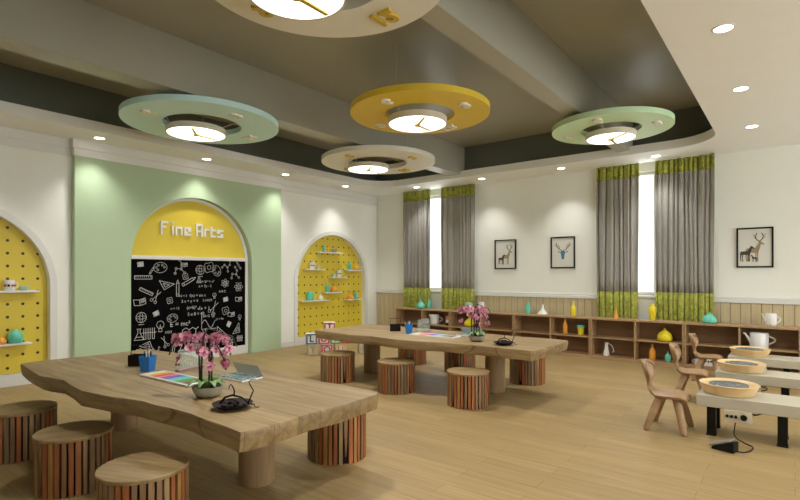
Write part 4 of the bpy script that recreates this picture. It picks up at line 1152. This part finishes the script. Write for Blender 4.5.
block('V', cgn, pf, 2 * B_ - .01, 1, 'green bordered alphabet block mostly hidden behind the table edge')
block('E', crd, pf, 3 * B_ + .0, 1, 'red bordered alphabet block at the right of the second layer, hidden by the table')
block('I', crd, pf, 1.42 * B_, 2, 'red bordered alphabet block with an I on top of the stack')

# ------------------------------------------------------------------ little ceramics on the pegboard shelves
XS = XL - .08 + .065
def tiny(name, prof, mat, y, z, label, cat): return vessel(name, prof, mat, (XS, y, z), label, cat, n=20)
def mug_dots(y, z, r, h, label):
    t = empty('mug', (XS, y, z)); tag(t, label, 'mug')
    MB().lathe([(r * .95, 0), (r, h * .05), (r, h), (r * .88, h), (r * .88, h * .9)], 24).build('body', M['white'], t, angle=40)
    MB().tube([(0, r * .95, h * .8), (0, r * 1.5, h * .7), (0, r * 1.5, h * .35), (0, r * .95, h * .2)], r * .12, 6).build('handle', M['white'], t)
    for k, a in enumerate((-1.0, -.35, .35, 1.0)):
        MB().tube([(r * .97 * math.cos(a), r * .97 * math.sin(a), h * .5), ((r + .003) * math.cos(a), (r + .003) * math.sin(a), h * .5)], r * .26, 10).build('spot', M['black'] if k % 2 else crd, t)
mug_dots(1.86, 1.11, .055, .125, 'white mug with dark and red spots on the upper shelf of the left pegboard')
tiny('cup', [(.03, 0), (.042, .01), (.045, .05), (.03, .05)], plain('mint_glaze', (.42, .62, .52), .35), 2.01, 1.11, 'small mint cup beside the spotted mug on the left pegboard', 'cup')
tiny('vase', [(.06, 0), (.072, .02), (.075, .09), (.055, .13), (.02, .145), (.012, .16), (.004, .165)], M['teal'], 1.92, .495, 'domed teal vase on the lower shelf of the left pegboard', 'vase')
tiny('vase', prof_squat(.05, .10), M['orange'], 1.785, .495, 'little orange vase on the lower shelf of the left pegboard', 'vase')
def shelfset(y, z, items):
    for it in items: tiny(*it[:3], y + it[3], z, it[4], it[5])
PB, PG, PS = lambda r, h: prof_bottle(r, h), prof_gourd, prof_squat
shelfset(7.0, 1.735, [('bottle', PB(.03, .14), M['teal'], -.14, 'tiny teal bottle on the topmost white shelf of the far pegboard', 'bottle'), ('bottle', PB(.03, .12), M['orange'], -.02, 'tiny orange bottle on the topmost white shelf of the far pegboard', 'bottle'),
                      ('bowl', [(.03, 0), (.055, .03), (.06, .07), (.05, .07)], plain('grey_glaze', (.33, .38, .36), .4), .14, 'small grey bowl at the right of the topmost white shelf', 'bowl')])
mug_dots(6.55, 1.405, .05, .13, 'white spotted mug on the upper left shelf of the far pegboard')
tiny('cup', [(.03, 0), (.035, .06), (.02, .06)], plain('pale_green_glaze', (.5, .6, .35), .4), 6.71, 1.405, 'tiny pale green cup beside the spotted mug on the far pegboard', 'cup')
shelfset(7.7, 1.395, [('bottle', PB(.035, .18), M['teal'], -.12, 'teal bottle on the upper right shelf of the far pegboard', 'bottle'), ('vase', PS(.06, .10), M['orange'], .06, 'orange squat vase on the upper right shelf of the far pegboard', 'vase')])
mug_dots(7.27, 1.25, .045, .14, 'white spotted mug on the middle shelf of the far pegboard')
tiny('cup', [(.035, 0), (.04, .07), (.025, .07)], plain('mint_glaze_b', (.42, .62, .52), .35), 7.14, 1.25, 'tiny mint cup on the middle shelf of the far pegboard', 'cup')
shelfset(7.05, .955, [('bottle', PB(.035, .19), M['teal'], -.09, 'teal bottle on the short shelf left of the pegboard centre', 'bottle'), ('vase', PS(.07, .13), M['orange'], .09, 'orange squat vase beside the teal bottle below the middle shelf', 'vase')])
tiny('jar', [(.06, 0), (.07, .02), (.07, .13), (.05, .165), (.01, .17)], M['teal'], 6.50, .81, 'chunky teal jar on the lowest left shelf of the far pegboard', 'jar')
tiny('vase', PS(.045, .11), M['white'], 6.77, .81, 'small white vase on the lowest left shelf of the far pegboard', 'vase')
shelfset(7.67, .795, [('vase', PS(.075, .12), M['orange'], -.07, 'orange squat vase on the lowest right shelf of the far pegboard', 'vase'), ('bottle', PB(.035, .17), M['teal'], .08, 'teal bottle on the lowest right shelf of the far pegboard', 'bottle')])
